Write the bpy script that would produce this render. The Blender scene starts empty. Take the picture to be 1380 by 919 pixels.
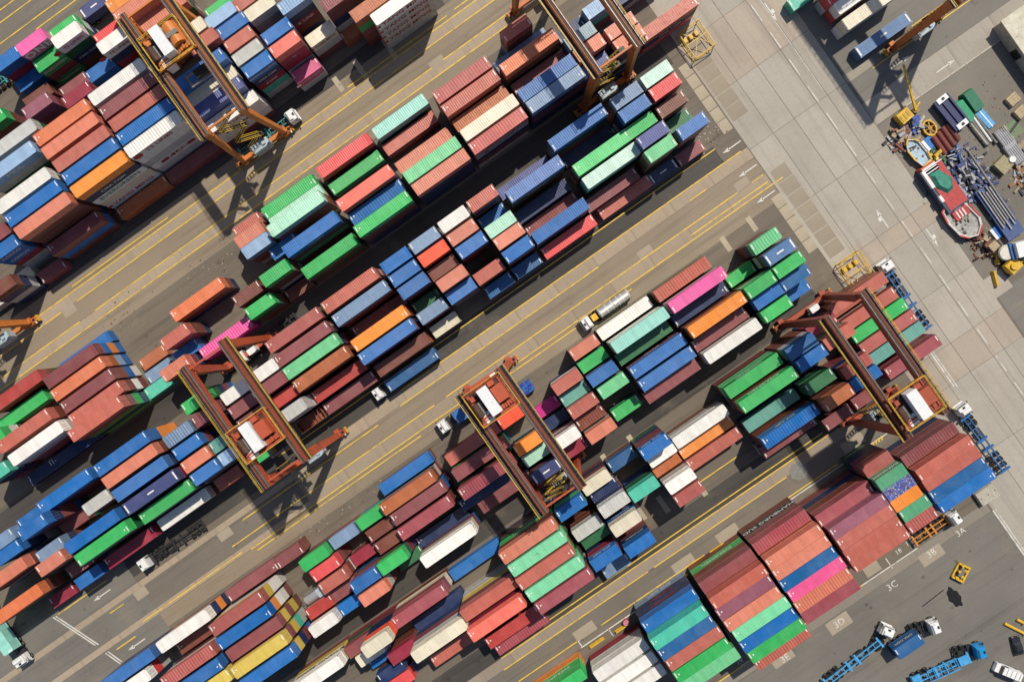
import bpy, bmesh, math, random
from math import radians as R, sin, cos, pi
from mathutils import Vector, Matrix
random.seed(7)
S = bpy.context.scene
C = S.collection
# ------------------------------------------------------------------ camera, world, sun, exposure
# world axes: X runs along the container rows, Y across them, Z up, metres
H_CAM = 164.38
cam_d = bpy.data.cameras.new('camera'); cam_d.sensor_width = 36.0
cam_d.lens = 1075.38 / 1380.0 * 36.0
cam_d.clip_start = 1.0; cam_d.clip_end = 3000.0
cam = bpy.data.objects.new('camera', cam_d); C.objects.link(cam)
cam.matrix_world = Matrix.Translation((0, 0, H_CAM)) @ (Matrix.Rotation(-0.6116, 4, 'Z') @ Matrix.Rotation(0.02723, 4, 'Y') @ Matrix.Rotation(-0.02694, 4, 'X'))
S.camera = cam
W = bpy.data.worlds.new('World'); S.world = W; W.use_nodes = True
wn = W.node_tree.nodes; wl = W.node_tree.links
bgn = wn['Background']; sky = wn.new('ShaderNodeTexSky'); sky.sky_type = 'NISHITA'; sky.sun_disc = False
SUN_EL = R(56.5); SUN_AZ = (0.82, 0.57)          # the sun stands towards +X +Y
sky.sun_elevation = SUN_EL; sky.sun_rotation = math.atan2(SUN_AZ[0], SUN_AZ[1])
wl.new(sky.outputs[0], bgn.inputs[0]); bgn.inputs[1].default_value = 0.085
sun_d = bpy.data.lights.new('sun', 'SUN'); sun_d.energy = 4.0; sun_d.angle = R(0.9); sun_d.color = (1.0, 0.925, 0.80)
sun = bpy.data.objects.new('sun', sun_d); C.objects.link(sun)
sdir = Vector((-SUN_AZ[0] * cos(SUN_EL), -SUN_AZ[1] * cos(SUN_EL), -sin(SUN_EL)))
sun.rotation_euler = sdir.to_track_quat('-Z', 'Y').to_euler()
S.view_settings.view_transform = 'Standard'; S.view_settings.look = 'None'
S.view_settings.exposure = 0.0; S.view_settings.gamma = 1.0
S.render.engine = 'CYCLES'; S.cycles.max_bounces = 4; S.cycles.diffuse_bounces = 2; S.cycles.glossy_bounces = 2

# ------------------------------------------------------------------ mesh helpers
class MB:
    """collects vertices and faces of one mesh"""
    def __init__(s): s.v = []; s.f = []; s.m = []
    def quad(s, a, b, c, d, m=0):
        n = len(s.v); s.v += [tuple(a), tuple(b), tuple(c), tuple(d)]; s.f.append((n, n+1, n+2, n+3)); s.m.append(m)
    def box(s, x0, x1, y0, y1, z0, z1, m=0, M=None, top=None):
        """axis box; top=(dx,dy) shrinks the upper face; M a matrix"""
        tx, ty = top or (0, 0)
        p = [(x0, y0, z0), (x1, y0, z0), (x1, y1, z0), (x0, y1, z0), (x0+tx, y0+ty, z1), (x1-tx, y0+ty, z1), (x1-tx, y1-ty, z1), (x0+tx, y1-ty, z1)]
        if M: p = [tuple(M @ Vector(q)) for q in p]
        n = len(s.v); s.v += p
        for f in ((3, 2, 1, 0), (4, 5, 6, 7), (0, 1, 5, 4), (1, 2, 6, 5), (2, 3, 7, 6), (3, 0, 4, 7)): s.f.append(tuple(n+i for i in f)); s.m.append(m)
    def bar(s, p, q, w, h=None, m=0, w2=None, h2=None):
        """beam from p to q, width w (horizontal) and height h, optional other end size"""
        p = Vector(p); q = Vector(q); d = q - p
        h = h or w; w2 = w2 or w; h2 = h2 or h
        d.normalize(); up = Vector((0, 0, 1))
        if abs(d.z) > 0.9: up = Vector((0, 1, 0))
        sx = d.cross(up).normalized(); sy = sx.cross(d).normalized()
        P = [p + sx*a*w/2 + sy*b*h/2 for a, b in ((-1, -1), (1, -1), (1, 1), (-1, 1))] + [q + sx*a*w2/2 + sy*b*h2/2 for a, b in ((-1, -1), (1, -1), (1, 1), (-1, 1))]
        n = len(s.v); s.v += [tuple(t) for t in P]
        for f in ((3, 2, 1, 0), (4, 5, 6, 7), (0, 1, 5, 4), (1, 2, 6, 5), (2, 3, 7, 6), (3, 0, 4, 7)): s.f.append(tuple(n+i for i in f)); s.m.append(m)
    def cyl(s, p, q, r, n=12, m=0, r2=None, cap=True):
        p = Vector(p); q = Vector(q); d = (q - p).normalized(); r2 = r if r2 is None else r2
        a = d.orthogonal().normalized(); b = d.cross(a); k = len(s.v)
        for c, rr in ((p, r), (q, r2)):
            for i in range(n):
                t = 2*pi*i/n; s.v.append(tuple(c + a*cos(t)*rr + b*sin(t)*rr))
        for i in range(n): j = (i+1) % n; s.f.append((k+i, k+j, k+n+j, k+n+i)); s.m.append(m)
        if cap: s.f.append(tuple(k+n-1-i for i in range(n))); s.m.append(m); s.f.append(tuple(k+n+i for i in range(n))); s.m.append(m)
    def prism(s, poly, z0, z1, m=0, inset=0.0):
        """vertical prism over a counter-clockwise outline"""
        k = len(s.v); n = len(poly); cx = sum(p[0] for p in poly)/n; cy = sum(p[1] for p in poly)/n
        s.v += [(x, y, z0) for x, y in poly]; s.v += [(x+(cx-x)*inset, y+(cy-y)*inset, z1) for x, y in poly]
        for i in range(n): j = (i+1) % n; s.f.append((k+i, k+j, k+n+j, k+n+i)); s.m.append(m)
        s.f.append(tuple(k+n+i for i in range(n))); s.m.append(m); s.f.append(tuple(k+n-1-i for i in range(n))); s.m.append(m)
    def mesh(s, name, mats):
        me = bpy.data.meshes.new(name); me.from_pydata(s.v, [], s.f)
        for m in (mats if isinstance(mats, (list, tuple)) else [mats]): me.materials.append(m)
        if any(s.m): me.polygons.foreach_set('material_index', s.m)
        me.update(); return me
def link(name, data, parent=None, loc=None, rz=0.0):
    o = bpy.data.objects.new(name, data); C.objects.link(o)
    if parent: o.parent = parent
    if loc: o.location = loc
    if rz: o.rotation_euler = (0, 0, rz)
    return o
def obj(name, mb, mats, parent=None, loc=None, rz=0.0): return link(name, mb.mesh(name, mats), parent, loc, rz)
def tag(o, label, cat, group=None):
    o['label'] = label; o['category'] = cat
    if group: o['group'] = group
    return o
def struct(o, kind='structure'): o['kind'] = kind; return o
def thing(name, loc, rz, label, cat, group=None): return tag(link(name, None, None, loc, rz), label, cat, group)

# ------------------------------------------------------------------ materials
def lin(h):
    h = h.lstrip('#'); c = [int(h[i:i+2], 16)/255 for i in (0, 2, 4)]
    return tuple(x/12.92 if x <= .04045 else ((x+.055)/1.055)**2.4 for x in c)
def newmat(name, rough=0.6, metal=0.0):
    m = bpy.data.materials.new(name); m.use_nodes = True; t = m.node_tree; b = t.nodes['Principled BSDF']
    b.inputs['Roughness'].default_value = rough; b.inputs['Metallic'].default_value = metal
    return m, t, b
def nd(t, typ, **k):
    n = t.nodes.new(typ)
    for a, v in k.items():
        if a in n.inputs: n.inputs[a].default_value = v
        else: setattr(n, a, v)
    return n
def mixc(t, fac, a, b, mode='MIX'):
    n = t.nodes.new('ShaderNodeMix'); n.data_type = 'RGBA'; n.blend_type = mode
    for i, v in ((0, fac), (6, a), (7, b)):
        if isinstance(v, (int, float)): n.inputs[i].default_value = v
        elif isinstance(v, tuple): n.inputs[i].default_value = (*v[:3], 1)
        else: t.links.new(v, n.inputs[i])
    return n.outputs[2]
def math_(t, op, a, b=0.0, c=0.0, clamp=False):
    n = t.nodes.new('ShaderNodeMath'); n.operation = op; n.use_clamp = clamp
    for i, v in enumerate((a, b, c)):
        if isinstance(v, (int, float)): n.inputs[i].default_value = v
        else: t.links.new(v, n.inputs[i])
    return n.outputs[0]
def noise(t, vec, scale, detail=3.0, rough=0.6):
    n = nd(t, 'ShaderNodeTexNoise'); n.inputs['Scale'].default_value = scale; n.inputs['Detail'].default_value = detail; n.inputs['Roughness'].default_value = rough
    t.links.new(vec, n.inputs['Vector']); return n.outputs[0]
def ramp01(t, v, lo, hi):
    n = t.nodes.new('ShaderNodeMapRange'); n.inputs[1].default_value = lo; n.inputs[2].default_value = hi; n.clamp = True
    t.links.new(v, n.inputs[0]); return n.outputs[0]
def stretch(t, vec, sx, sy, sz):
    n = t.nodes.new('ShaderNodeMapping'); n.inputs['Scale'].default_value = (sx, sy, sz); t.links.new(vec, n.inputs[0]); return n.outputs[0]
def plain(name, col, rough=0.55, metal=0.0, vary=0.25, scale=1.5, dirt=0.0, dirtcol=(0.05, 0.035, 0.02)):
    m, t, b = newmat(name, rough, metal); tc = nd(t, 'ShaderNodeTexCoord').outputs['Object']
    c = col if isinstance(col, tuple) else lin(col)
    f = noise(t, tc, scale, 4)
    out = mixc(t, ramp01(t, f, .3, .7), tuple(x*(1-vary) for x in c), tuple(min(1, x*(1+vary*.6)) for x in c))
    if dirt: out = mixc(t, math_(t, 'MULTIPLY', ramp01(t, noise(t, tc, scale*2.3, 5, .7), .52, .66), dirt), out, dirtcol)
    t.links.new(out, b.inputs['Base Color']); return m
def container_paint(name, source):
    m, t, b = newmat(name, 0.5)
    tc = nd(t, 'ShaderNodeTexCoord').outputs['Object']; oi = nd(t, 'ShaderNodeObjectInfo')
    if source == 'object': col = oi.outputs['Color']; rust = oi.outputs['Alpha']
    else:
        a = nd(t, 'ShaderNodeVertexColor'); a.layer_name = 'paint'; col = a.outputs[0]; rust = a.outputs[1]
    off = nd(t, 'ShaderNodeVectorMath'); off.operation = 'ADD'; t.links.new(tc, off.inputs[0])
    comb = nd(t, 'ShaderNodeCombineXYZ'); rnd = math_(t, 'MULTIPLY', oi.outputs['Random'], 300.0)
    for i in range(3): t.links.new(rnd, comb.inputs[i])
    t.links.new(comb.outputs[0], off.inputs[1]); v = off.outputs[0]
    fade = ramp01(t, noise(t, v, .33, 3), .38, .72)                         # sun-bleached areas
    pale = mixc(t, .14, mixc(t, 1.0, col, (1.22, 1.2, 1.18), 'MULTIPLY'), (.50, .47, .43))
    c = mixc(t, math_(t, 'MULTIPLY', fade, .55), col, pale)
    panel = ramp01(t, noise(t, stretch(t, v, 1.1, .05, .05), 1.0, 1), .35, .7)  # re-painted panels across
    c = mixc(t, math_(t, 'MULTIPLY', panel, .16), c, (.02, .02, .02))
    grime = ramp01(t, noise(t, v, 1.5, 5, .72), .50, .80)
    c = mixc(t, math_(t, 'MULTIPLY', grime, .34), c, mixc(t, 1.0, col, (.34, .32, .30), 'MULTIPLY'))
    thr = math_(t, 'MULTIPLY_ADD', rust, -.16, .765)
    rs = math_(t, 'MULTIPLY', math_(t, 'SUBTRACT', noise(t, v, 1.15, 7, .74), thr), 14.0, clamp=True)
    c = mixc(t, math_(t, 'MULTIPLY', rs, .62), c, (.085, .040, .022))
    mott = math_(t, 'MULTIPLY', math_(t, 'GREATER_THAN', rust, 1.5), ramp01(t, noise(t, v, 2.6, 6, .85), .54, .60))
    c = mixc(t, mott, c, (.62, .60, .55))
    t.links.new(c, b.inputs['Base Color'])
    t.links.new(math_(t, 'MULTIPLY_ADD', grime, .25, .42), b.inputs['Roughness'])
    return m
M_PAINT = container_paint('container_paint', 'object')
M_STACK = container_paint('container_paint_stack', 'vertex')
M_WHITE = plain('white_marking', (.80, .78, .72), .5, vary=.12, scale=.8)
M_STEEL = plain('worn_steel', (.30, .28, .25), .45, .5, dirt=.5)
M_DARK = plain('dark_frame', (.022, .022, .024), .5, vary=.3, dirt=.4)
M_RUBBER = plain('tyre_rubber', (.012, .012, .012), .8)
M_GLASS = plain('dark_glass', (.012, .016, .02), .08, vary=.1)
M_YEL = plain('yellow_paint', (.72, .44, .03), .5, dirt=.5)
M_BLUEP = plain('blue_paint', (.02, .13, .36), .5, dirt=.45)
M_LBLUE = plain('light_blue_paint', (.07, .36, .70), .5, dirt=.3)
M_WCAB = plain('white_cab_paint', (.80, .80, .79), .35, vary=.06, scale=.9, dirt=.12)
M_BCAB = plain('blue_cab_paint', (.02, .27, .60), .3, vary=.1)
M_SILV = plain('tank_shell', (.62, .60, .57), .3, .6, vary=.1)
M_CONC = plain('concrete_block', (.46, .42, .34), .85, vary=.2, dirt=.4)
M_GREYB = plain('grey_box_paint', (.42, .50, .54), .5, vary=.15, dirt=.25)

# ------------------------------------------------------------------ ground
def ground_mat(name, c1, c2, stain=.5, streak=.5, rough=.72, spec=.4):
    m, t, b = newmat(name, rough); tc = nd(t, 'ShaderNodeTexCoord').outputs['Object']
    big = ramp01(t, noise(t, tc, .035, 4, .6), .32, .68)
    c = mixc(t, big, c1, c2)
    fine = noise(t, tc, 2.6, 6, .75)
    c = mixc(t, math_(t, 'MULTIPLY', ramp01(t, fine, .35, .7), .30), c, tuple(x*.55 for x in c1))
    agg = noise(t, tc, 14.0, 2, .6)
    c = mixc(t, math_(t, 'MULTIPLY', ramp01(t, agg, .5, .75), .22), c, tuple(min(1, x*1.9) for x in c2))
    st = ramp01(t, noise(t, stretch(t, tc, .02, .62, 1), 1.0, 5, .7), .50, .70)   # wheel tracks along the lanes
    c = mixc(t, math_(t, 'MULTIPLY', st, .62*streak), c, tuple(x*.36 for x in c1))
    oil = ramp01(t, noise(t, tc, .17, 6, .72), .60, .72)
    c = mixc(t, math_(t, 'MULTIPLY', oil, .62*stain), c, (.022, .019, .017))
    spot = nd(t, 'ShaderNodeTexVoronoi'); spot.inputs['Scale'].default_value = .23; t.links.new(tc, spot.inputs['Vector'])
    sp = math_(t, 'SUBTRACT', 1.0, ramp01(t, math_(t, 'MULTIPLY_ADD', fine, .18, spot.outputs['Distance']), .13, .20))
    c = mixc(t, math_(t, 'MULTIPLY', sp, .6*stain), c, (.018, .016, .015))
    dust = ramp01(t, noise(t, tc, .09, 5, .65), .56, .74)
    c = mixc(t, math_(t, 'MULTIPLY', dust, .35), c, (.30, .23, .15))
    t.links.new(c, b.inputs['Base Color']); b.inputs['Specular IOR Level'].default_value = spec
    bm = nd(t, 'ShaderNodeBump', Strength=.35, Distance=.03); t.links.new(fine, bm.inputs['Height']); t.links.new(bm.outputs[0], b.inputs['Normal'])
    return m
def slab_mat(name):
    m, t, b = newmat(name, .8); tc = nd(t, 'ShaderNodeTexCoord').outputs['Object']; oi = nd(t, 'ShaderNodeObjectInfo')
    c = mixc(t, math_(t, 'MULTIPLY', oi.outputs['Random'], .16), oi.outputs['Color'], (.50, .40, .29))
    c = mixc(t, math_(t, 'MULTIPLY', ramp01(t, noise(t, tc, .11, 5, .65), .42, .74), .34), c, (.21, .18, .145))
    c = mixc(t, math_(t, 'MULTIPLY', ramp01(t, noise(t, tc, 1.9, 6, .75), .45, .75), .28), c, (.20, .175, .145))
    rst = ramp01(t, noise(t, stretch(t, tc, .05, .25, 1), 1.0, 5, .7), .60, .76)
    c = mixc(t, math_(t, 'MULTIPLY', rst, .35), c, (.34, .19, .09))
    trk = ramp01(t, noise(t, stretch(t, tc, .5, .018, 1), 1.0, 4, .65), .52, .72)
    c = mixc(t, math_(t, 'MULTIPLY', trk, .30), c, (.13, .115, .10))
    t.links.new(c, b.inputs['Base Color'])
    bm = nd(t, 'ShaderNodeBump', Strength=.25, Distance=.02); t.links.new(noise(t, tc, 6, 5), bm.inputs['Height']); t.links.new(bm.outputs[0], b.inputs['Normal'])
    return m
G_BASE = ground_mat('asphalt_base', (.135, .113, .088), (.185, .152, .114), .7, .9)
G_LANE = ground_mat('lane_asphalt_tan', (.235, .188, .134), (.300, .240, .170), .30, .8)
G_LANEC = ground_mat('lane_asphalt_shaded', (.150, .130, .108), (.205, .176, .142), .5, .9)  # darker than the tan lane: cloud shade and falloff put into the colour
G_DARK = ground_mat('truck_lane_asphalt_shaded', (.050, .045, .040), (.085, .076, .066), .9, 1.0)  # shade between the stacks is painted into this dark tone
G_YARD = ground_mat('yard_asphalt', (.150, .139, .122), (.210, .193, .166), .75, .5)
G_JUNK = ground_mat('scrap_yard_ground', (.150, .133, .112), (.225, .200, .165), .7, .0)
G_SLAB = slab_mat('concrete_slab')
M_LINE = None
def line_mat(name, col):
    m, t, b = newmat(name, .65); tc = nd(t, 'ShaderNodeTexCoord').outputs['Object']
    w = ramp01(t, noise(t, tc, .55, 6, .75), .47, .66)
    c = mixc(t, math_(t, 'MULTIPLY', w, .62), col, (.17, .14, .105)); t.links.new(c, b.inputs['Base Color']); return m
M_LY = line_mat('yellow_line_paint', (.78, .50, .04)); M_LW = line_mat('white_line_paint', (.66, .64, .58))

def sheet(name, u0, u1, v0, v1, z, mat):
    mb = MB(); mb.quad((u0, -v1, z), (u1, -v1, z), (u1, -v0, z), (u0, -v0, z)); return struct(obj(name, mb, mat))
sheet('ground', -900, 900, -900, 900, 0.0, G_BASE)
sheet('lane_road', -150, 53.4, -57.9, -54.1, .004, G_LANE)
sheet('lane_road', -150, 53.4, -118, -103, .004, G_LANEC)
sheet('lane_road', -150, 53.4, -63.0, -60.0, .004, G_LANE)
sheet('lane_road', -150, 53.2, -52.1, -49.2, .004, G_LANE)
sheet('lane_road', -60, 55.5, -1.2, 2.7, .004, G_LANE)
sheet('lane_road', -150, -60, -1.2, 4.0, .004, G_LANEC)
sheet('lane_road', -150, 55.5, 5.5, 8.7, .004, G_LANE)
sheet('lane_road', -150, 62, 56.2, 61.6, .004, G_LANEC)
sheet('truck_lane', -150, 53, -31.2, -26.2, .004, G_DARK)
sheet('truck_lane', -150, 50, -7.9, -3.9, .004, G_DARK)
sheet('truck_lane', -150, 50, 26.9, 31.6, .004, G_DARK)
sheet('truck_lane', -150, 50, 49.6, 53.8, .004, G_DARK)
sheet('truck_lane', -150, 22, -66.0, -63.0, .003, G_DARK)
sheet('yard_ground', -60, 54.2, 85.6, 150, .004, G_YARD)
sheet('yard_ground', -150, -100, -8.0, 30, .005, G_YARD)
sheet('scrap_yard', 79.2, 190, 8.0, 48.5, .004, G_JUNK)
sheet('lane_road', 79.2, 190, -24.0, 2.4, .004, G_YARD)
sheet('lane_road', 79.6, 190, 49.6, 75, .004, G_YARD)
def slab_run(name, u0, u1, v0, v1, lu, lv, col, jitter=.06, z=.02, gap=.05):
    """a strip of cast slabs with open joints: each slab a part of the strip"""
    root = struct(link(name, None, None, ((u0+u1)/2, -(v0+v1)/2, 0)))
    nu = max(1, round((u1-u0)/lu)); nv = max(1, round((v1-v0)/lv)); du = (u1-u0)/nu; dv = (v1-v0)/nv
    mb = MB(); mb.box(-du/2+gap/2, du/2-gap/2, -dv/2+gap/2, dv/2-gap/2, 0, z); me = mb.mesh('slab', G_SLAB)
    for i in range(nu):
        for j in range(nv):
            o = link('slab', me, root, (u0+du*(i+.5)-(u0+u1)/2, -(v0+dv*(j+.5))+(v0+v1)/2, random.uniform(-.003, .003)))
            k = 1+random.uniform(-jitter, jitter); o.color = (col[0]*k, col[1]*k, col[2]*k, 1)
    return root
TAN = (.370, .290, .205); BEI = (.400, .368, .312); GRYC = (.225, .200, .165)
slab_run('crane_runway', -150, 53.4, -60.0, -57.95, 8.2, 3, TAN)
slab_run('crane_runway', -150, 53.4, -54.05, -52.15, 8.2, 3, TAN)
slab_run('crane_runway', -60, 55.5, -3.75, -1.25, 9.5, 3, TAN)
slab_run('crane_runway', -150, -60, -2.6, -1.3, 9.5, 3, TAN)
slab_run('crane_runway', -60, 55.5, 2.75, 5.4, 9.5, 3, (.320, .250, .175))
slab_run('crane_runway', -150, -60, 4.05, 5.4, 9.5, 3, TAN)
slab_run('crane_runway', -80, 50, 53.9, 56.15, 7.3, 3, (.285, .230, .175))
slab_run('crane_runway', -60, 54.0, 83.4, 85.5, 9.0, 3, GRYC)
slab_run('crane_runway', 79.2, 190, 2.5, 7.7, 10, 6, (.36, .33, .28))
slab_run('crane_runway', 79.2, 86, -4.3, -2.6, 7, 3, (.33, .29, .23))
road = struct(link('cross_road', None, None, (67, 0, 0)))
cuts = [-120, -100, -80, -60, -44, -28.2, -16, -3, 12, 26.4, 30.4, 42, 52.5, 59.6, 75, 95, 115, 140]
for a, b_ in zip(cuts[:-1], cuts[1:]):
    for u0, u1 in ((55.65, 61.4), (61.45, 66.5), (66.55, 72.0), (72.05, 74.6), (74.65, 79.1)):
        if b_ > 85 and u0 < 56: u0 = 54.3
        mb = MB(); mb.box(u0+.03, u1-.03, -b_+.04, -a-.04, 0, .02)
        o = obj('slab', mb, G_SLAB, road); o.location = (-67, 0, 0); k = random.uniform(.93, 1.06)
        pk = 1.0 if (a, b_) not in ((26.4, 30.4), (52.5, 59.6), (-28.2, -16)) else .0
        o.color = (BEI[0]*k*(1 if pk else 1.06), BEI[1]*k*(1 if pk else .97), BEI[2]*k*(1 if pk else .92), 1)
# square pads let into the lanes, and the pad rows at the block ends
def pad(u, v, su, sv, col=TAN, name='concrete_pad', z=.03):
    mb = MB(); mb.box(-su/2, su/2, -sv/2, sv/2, 0, z); o = obj(name, mb, G_SLAB, None, (u, -v, 0)); o.color = (*col, 1); return struct(o)
for u, v, su, sv in ((13.9, -54.3, 3.3, 2.0), (-78.4, -57.3, 3.0, 2.0), (50.4, 1.8, 3.2, 1.8), (-28.4, 59.0, 5.0, 2.2), (-3.6, 59.0, 5.0, 2.2), (7.4, 59.0, 5.0, 2.3), (38.9, 58.1, 5.0, 2.4),
                     (39.0, 86.2, 5.2, 2.6), (15.6, 87.2, 5.2, 2.8), (2.0, 86.6, 5, 2.4), (-100.7, -.3, 3.0, 2.0), (-78.7, -.3, 3.2, 1.9), (26.5, 1.9, 3.2, 1.9), (-12.5, 4.6, 3.2, 1.8), (27.5, 81.2, 3.4, 3.2)):
    pad(u, v, su, sv, (.36, .30, .225))
for u, v0, n in ((54.3, -23.6, 6), (54.6, 8.9, 5)):
    for i in range(n): pad(u, v0+i*2.75, 2.2, 2.6, (.42, .36, .26))
for u, v0, n in ((58.0, -26.5, 6), (58.2, 4.5, 7)):
    for i in range(n): pad(u, v0+i*3.1, 3.6, 2.9, (.30, .255, .19), z=.034)
for u, v, sv in ((47.5, 9.6, 3.3), (40.9, 9.9, 3.4), (.3, -62.4, 4.2), (7.6, -62.2, 5.0), (-5.2, -62.6, 3.4), (2.2, 31.8, 2.2), (-4.5, 32.0, 2.2), (8.3, 47.3, 5.4), (-4.8, 42.5, 9.0), (.0, 46.5, 4), (-65.5, 50.5, 3.5)):
    pad(u, v, 1.1, sv, (.44, .38, .27), 'wheel_stop_slab')
# painted lines
def marking(name, quads, mat, z=.045):
    mb = MB()
    for u0, u1, v0, v1 in quads: mb.quad((u0, -v1, z), (u1, -v1, z), (u1, -v0, z), (u0, -v0, z))
    return struct(obj(name, mb, mat))
lw = .115
def ln(v, u0, u1, w=lw): return (u0, u1, v-w, v+w)
marking('lane_marking', [ln(-60.05, -150, 50), ln(-57.9, -96, -80), ln(-57.9, -76, 53), ln(-54.1, -99, -78), ln(-54.1, -74, 12.4), ln(-54.1, 15.3, 53), ln(-52.1, -150, 53), ln(-60.95, -4, 21), ln(-60.95, -75, -50), ln(-61.1, 23, 33),
    ln(-7.2, -60, 50), ln(-3.8, -31, 54), ln(-1.2, -33, 17), ln(-1.5, 40, 44), ln(-.6, -74, -39), ln(-.6, -108.7, -105), ln(2.7, -79, -27), ln(2.7, -24, 48.8), ln(2.7, 52.1, 55), ln(4.4, 36, 55), ln(5.4, -76, 58), ln(6.3, -75, -33), ln(6.4, -26, 20),
    ln(-6.7, -118, -105), ln(4.8, -104, -78), ln(6.45, -112, -107), ln(52.9, -45, 35), ln(53.9, -46, 36), ln(56.2, -47, -10.5), ln(56.2, -9, 24), ln(59.9, -46, -31), ln(59.9, -25, 1), ln(59.9, 11, 34),
    ln(-110.4, -58, -38), ln(-108.4, -50, -36), ln(-113.9, -60, -44), ln(-116, -58, -44), ln(-104.5, -42, -30), ln(-2.2, 85, 110), ln(-4.6, 96, 118), ln(83.35, -20, 24), ln(47.0, 6, 18), ln(41.3, 8, 18), ln(20.7, 43, 52), ln(-25.4, 44, 52)], M_LY)
marking('yard_marking', [ln(61.45, -31, -17.5), ln(60.5, 17, 37), ln(60.4, 41.5, 47), (-17.6, -17.4, 61.4, 63), (-24.2, -24.0, 61.4, 63.2), (-30.8, -30.6, 59.9, 61.4), (62.0, 62.3, 51.6, 60.2), (62.55, 62.75, 51.2, 60.6), (54.2, 54.5, 85.6, 97), (54.75, 54.95, 85.6, 97),
    ln(83.35, 24, 37.5, .11), (30.9, 31.1, 81.4, 84), (-3, -2.8, 82.6, 85), ln(83.2, -6, .5, .1)], M_LW)
wob = MB()
for (a, b_) in (((-119.2, -6.8), (-115.2, 3.2)), ((-118.6, -6.7), (-114.6, 3.4)), ((-114.4, 5.7), (-113.1, 9.4)), ((-113.8, 5.7), (-112.6, 9.2))):
    wob.bar((a[0], -a[1], .04), (b_[0], -b_[1], .04), .26, .012)
struct(obj('stop_marking', wob, M_LW))
dash = [(72.2+i*0.012, -60+i*6.65) for i in range(24)]
marking('road_marking', [(u, u+.2, v, v+3.9) for u, v in dash if not 52 < v < 53] + [(74.4, 74.52, -27, -4)], M_LW)
def arrow(u, v, rz, L=4.4, bent=0, mat=None):
    mb = MB(); z = .044
    mb.quad((-L/2, -.12, z), (L/2-1.3, -.12, z), (L/2-1.3, .12, z), (-L/2, .12, z))
    mb.f.append((len(mb.v), len(mb.v)+1, len(mb.v)+2)); mb.m.append(0); mb.v += [(L/2-1.5, -.42, z), (L/2, 0, z), (L/2-1.5, .42, z)]
    if bent:
        mb.quad((-.3, .15, z), (.5, .15, z), (.5, .75, z), (-.3, .75, z))
    return struct(obj('arrow_marking', mb, mat or M_LW, None, (u, -v, 0), rz))
for u, v, rz, b_ in ((52.9, .25, pi, 0), (52.9, 6.7, pi, 0), (53.0, -5.55, pi, 0), (90.2, 0, 0, 0), (97, 5.9, 0, 0), (-107.8, -4.7, pi, 0), (-107.8, 8.0, pi, 0), (74.75, -23.3, -pi/2, 1), (69.5, 23.8, pi/2, 1), (75.5, 32.7, -pi/2, 1), (69.5, -45, pi/2, 1)): arrow(u, v, rz, 4.5, b_)
def text_mesh(cu, name, parent=None):
    t_ = bpy.data.objects.new('tmp', cu); C.objects.link(t_); bpy.context.view_layer.update()
    me = bpy.data.meshes.new_from_object(t_.evaluated_get(bpy.context.evaluated_depsgraph_get())); bpy.data.objects.remove(t_); bpy.data.curves.remove(cu)
    return link(name, me, parent)
PENDING = []
def letter_obj(cu, parent):
    t_ = link('lettering_curve', cu, parent); PENDING.append(t_); return t_
def settle_letters():
    bpy.context.view_layer.update(); dg = bpy.context.evaluated_depsgraph_get()
    done = [(t_, bpy.data.meshes.new_from_object(t_.evaluated_get(dg))) for t_ in PENDING]
    for t_, me in done:
        o = link('lettering', me, t_.parent, tuple(t_.location)); o.rotation_euler = t_.rotation_euler; cu = t_.data
        bpy.data.objects.remove(t_); bpy.data.curves.remove(cu)
    PENDING.clear()
def ftext(s, u, v, size, rz=0, mat=None, parent=None, name='painted_number'):
    cu = bpy.data.curves.new(name, 'FONT'); cu.body = s; cu.size = size; cu.align_x = 'CENTER'; cu.align_y = 'CENTER'; cu.extrude = .004; cu.resolution_u = 2
    cu.materials.append(mat or M_LW); o = text_mesh(cu, name, parent); o.location = (u, -v, .05); o.rotation_euler = (0, 0, rz); return o
for s, u, v, sz in (('3B', 39.2, 85.9, 1.9), ('3A', 46.5, 85.6, 1.8), ('3C', 28.9, 86.9, 2.0), ('3D', 15.7, 87.2, 2.0), ('3E', 2.4, 87.0, 2.0), ('17', 36.6, 81.5, 1.5), ('18', 33.9, 81.8, 1.4), ('19', -5.7, 82.3, 1.5)): struct(ftext(s, u, v, sz))
# yellow hatched box and cage marks on the ground
hz = MB()
for i in range(5): hz.quad((41.2+i*.7, -61.0, .046), (41.55+i*.7, -61.0, .046), (41.75+i*.7, -60.2, .046), (41.4+i*.7, -60.2, .046))
struct(obj('hatch_marking', hz, M_LY))
# rubble and litter strewn over the bare bays
rub = MB()
for cu_, cv_, n, su, sv in ((-48, -47, 150, 9, 5), (-55, -40, 60, 6, 4), (-68, -50, 60, 8, 3), (-20, 60, 20, 25, 2), (50, -10, 120, 3.2, 2.5), (-62, 10, 90, 12, 2.5), (-46, 9.5, 60, 12, 2), (-22, -10, 70, 5, 3), (-2, -62, 40, 8, 2), (92, 25, 420, 9, 14), (104, 25, 260, 12, 14), (84, 40, 160, 4, 8), (85, 14, 130, 4, 5)):
    for k in range(n):
        x = random.gauss(cu_, su*.5); y = -random.gauss(cv_, sv*.5); s_ = random.choice((.04, .06, .08, .12, .17)); a = random.random()*3
        Mx = Matrix.Translation((x, y, 0)) @ Matrix.Rotation(a, 4, 'Z'); rub.box(-s_, s_, -s_*.6, s_*.6, 0, s_*.6, random.randrange(3), Mx)
struct(obj('litter', rub, [plain('grey_rubble', (.20, .17, .13)), plain('pale_litter', (.34, .30, .24)), plain('rusty_scrap', (.16, .07, .035))]), 'stuff')
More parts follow.
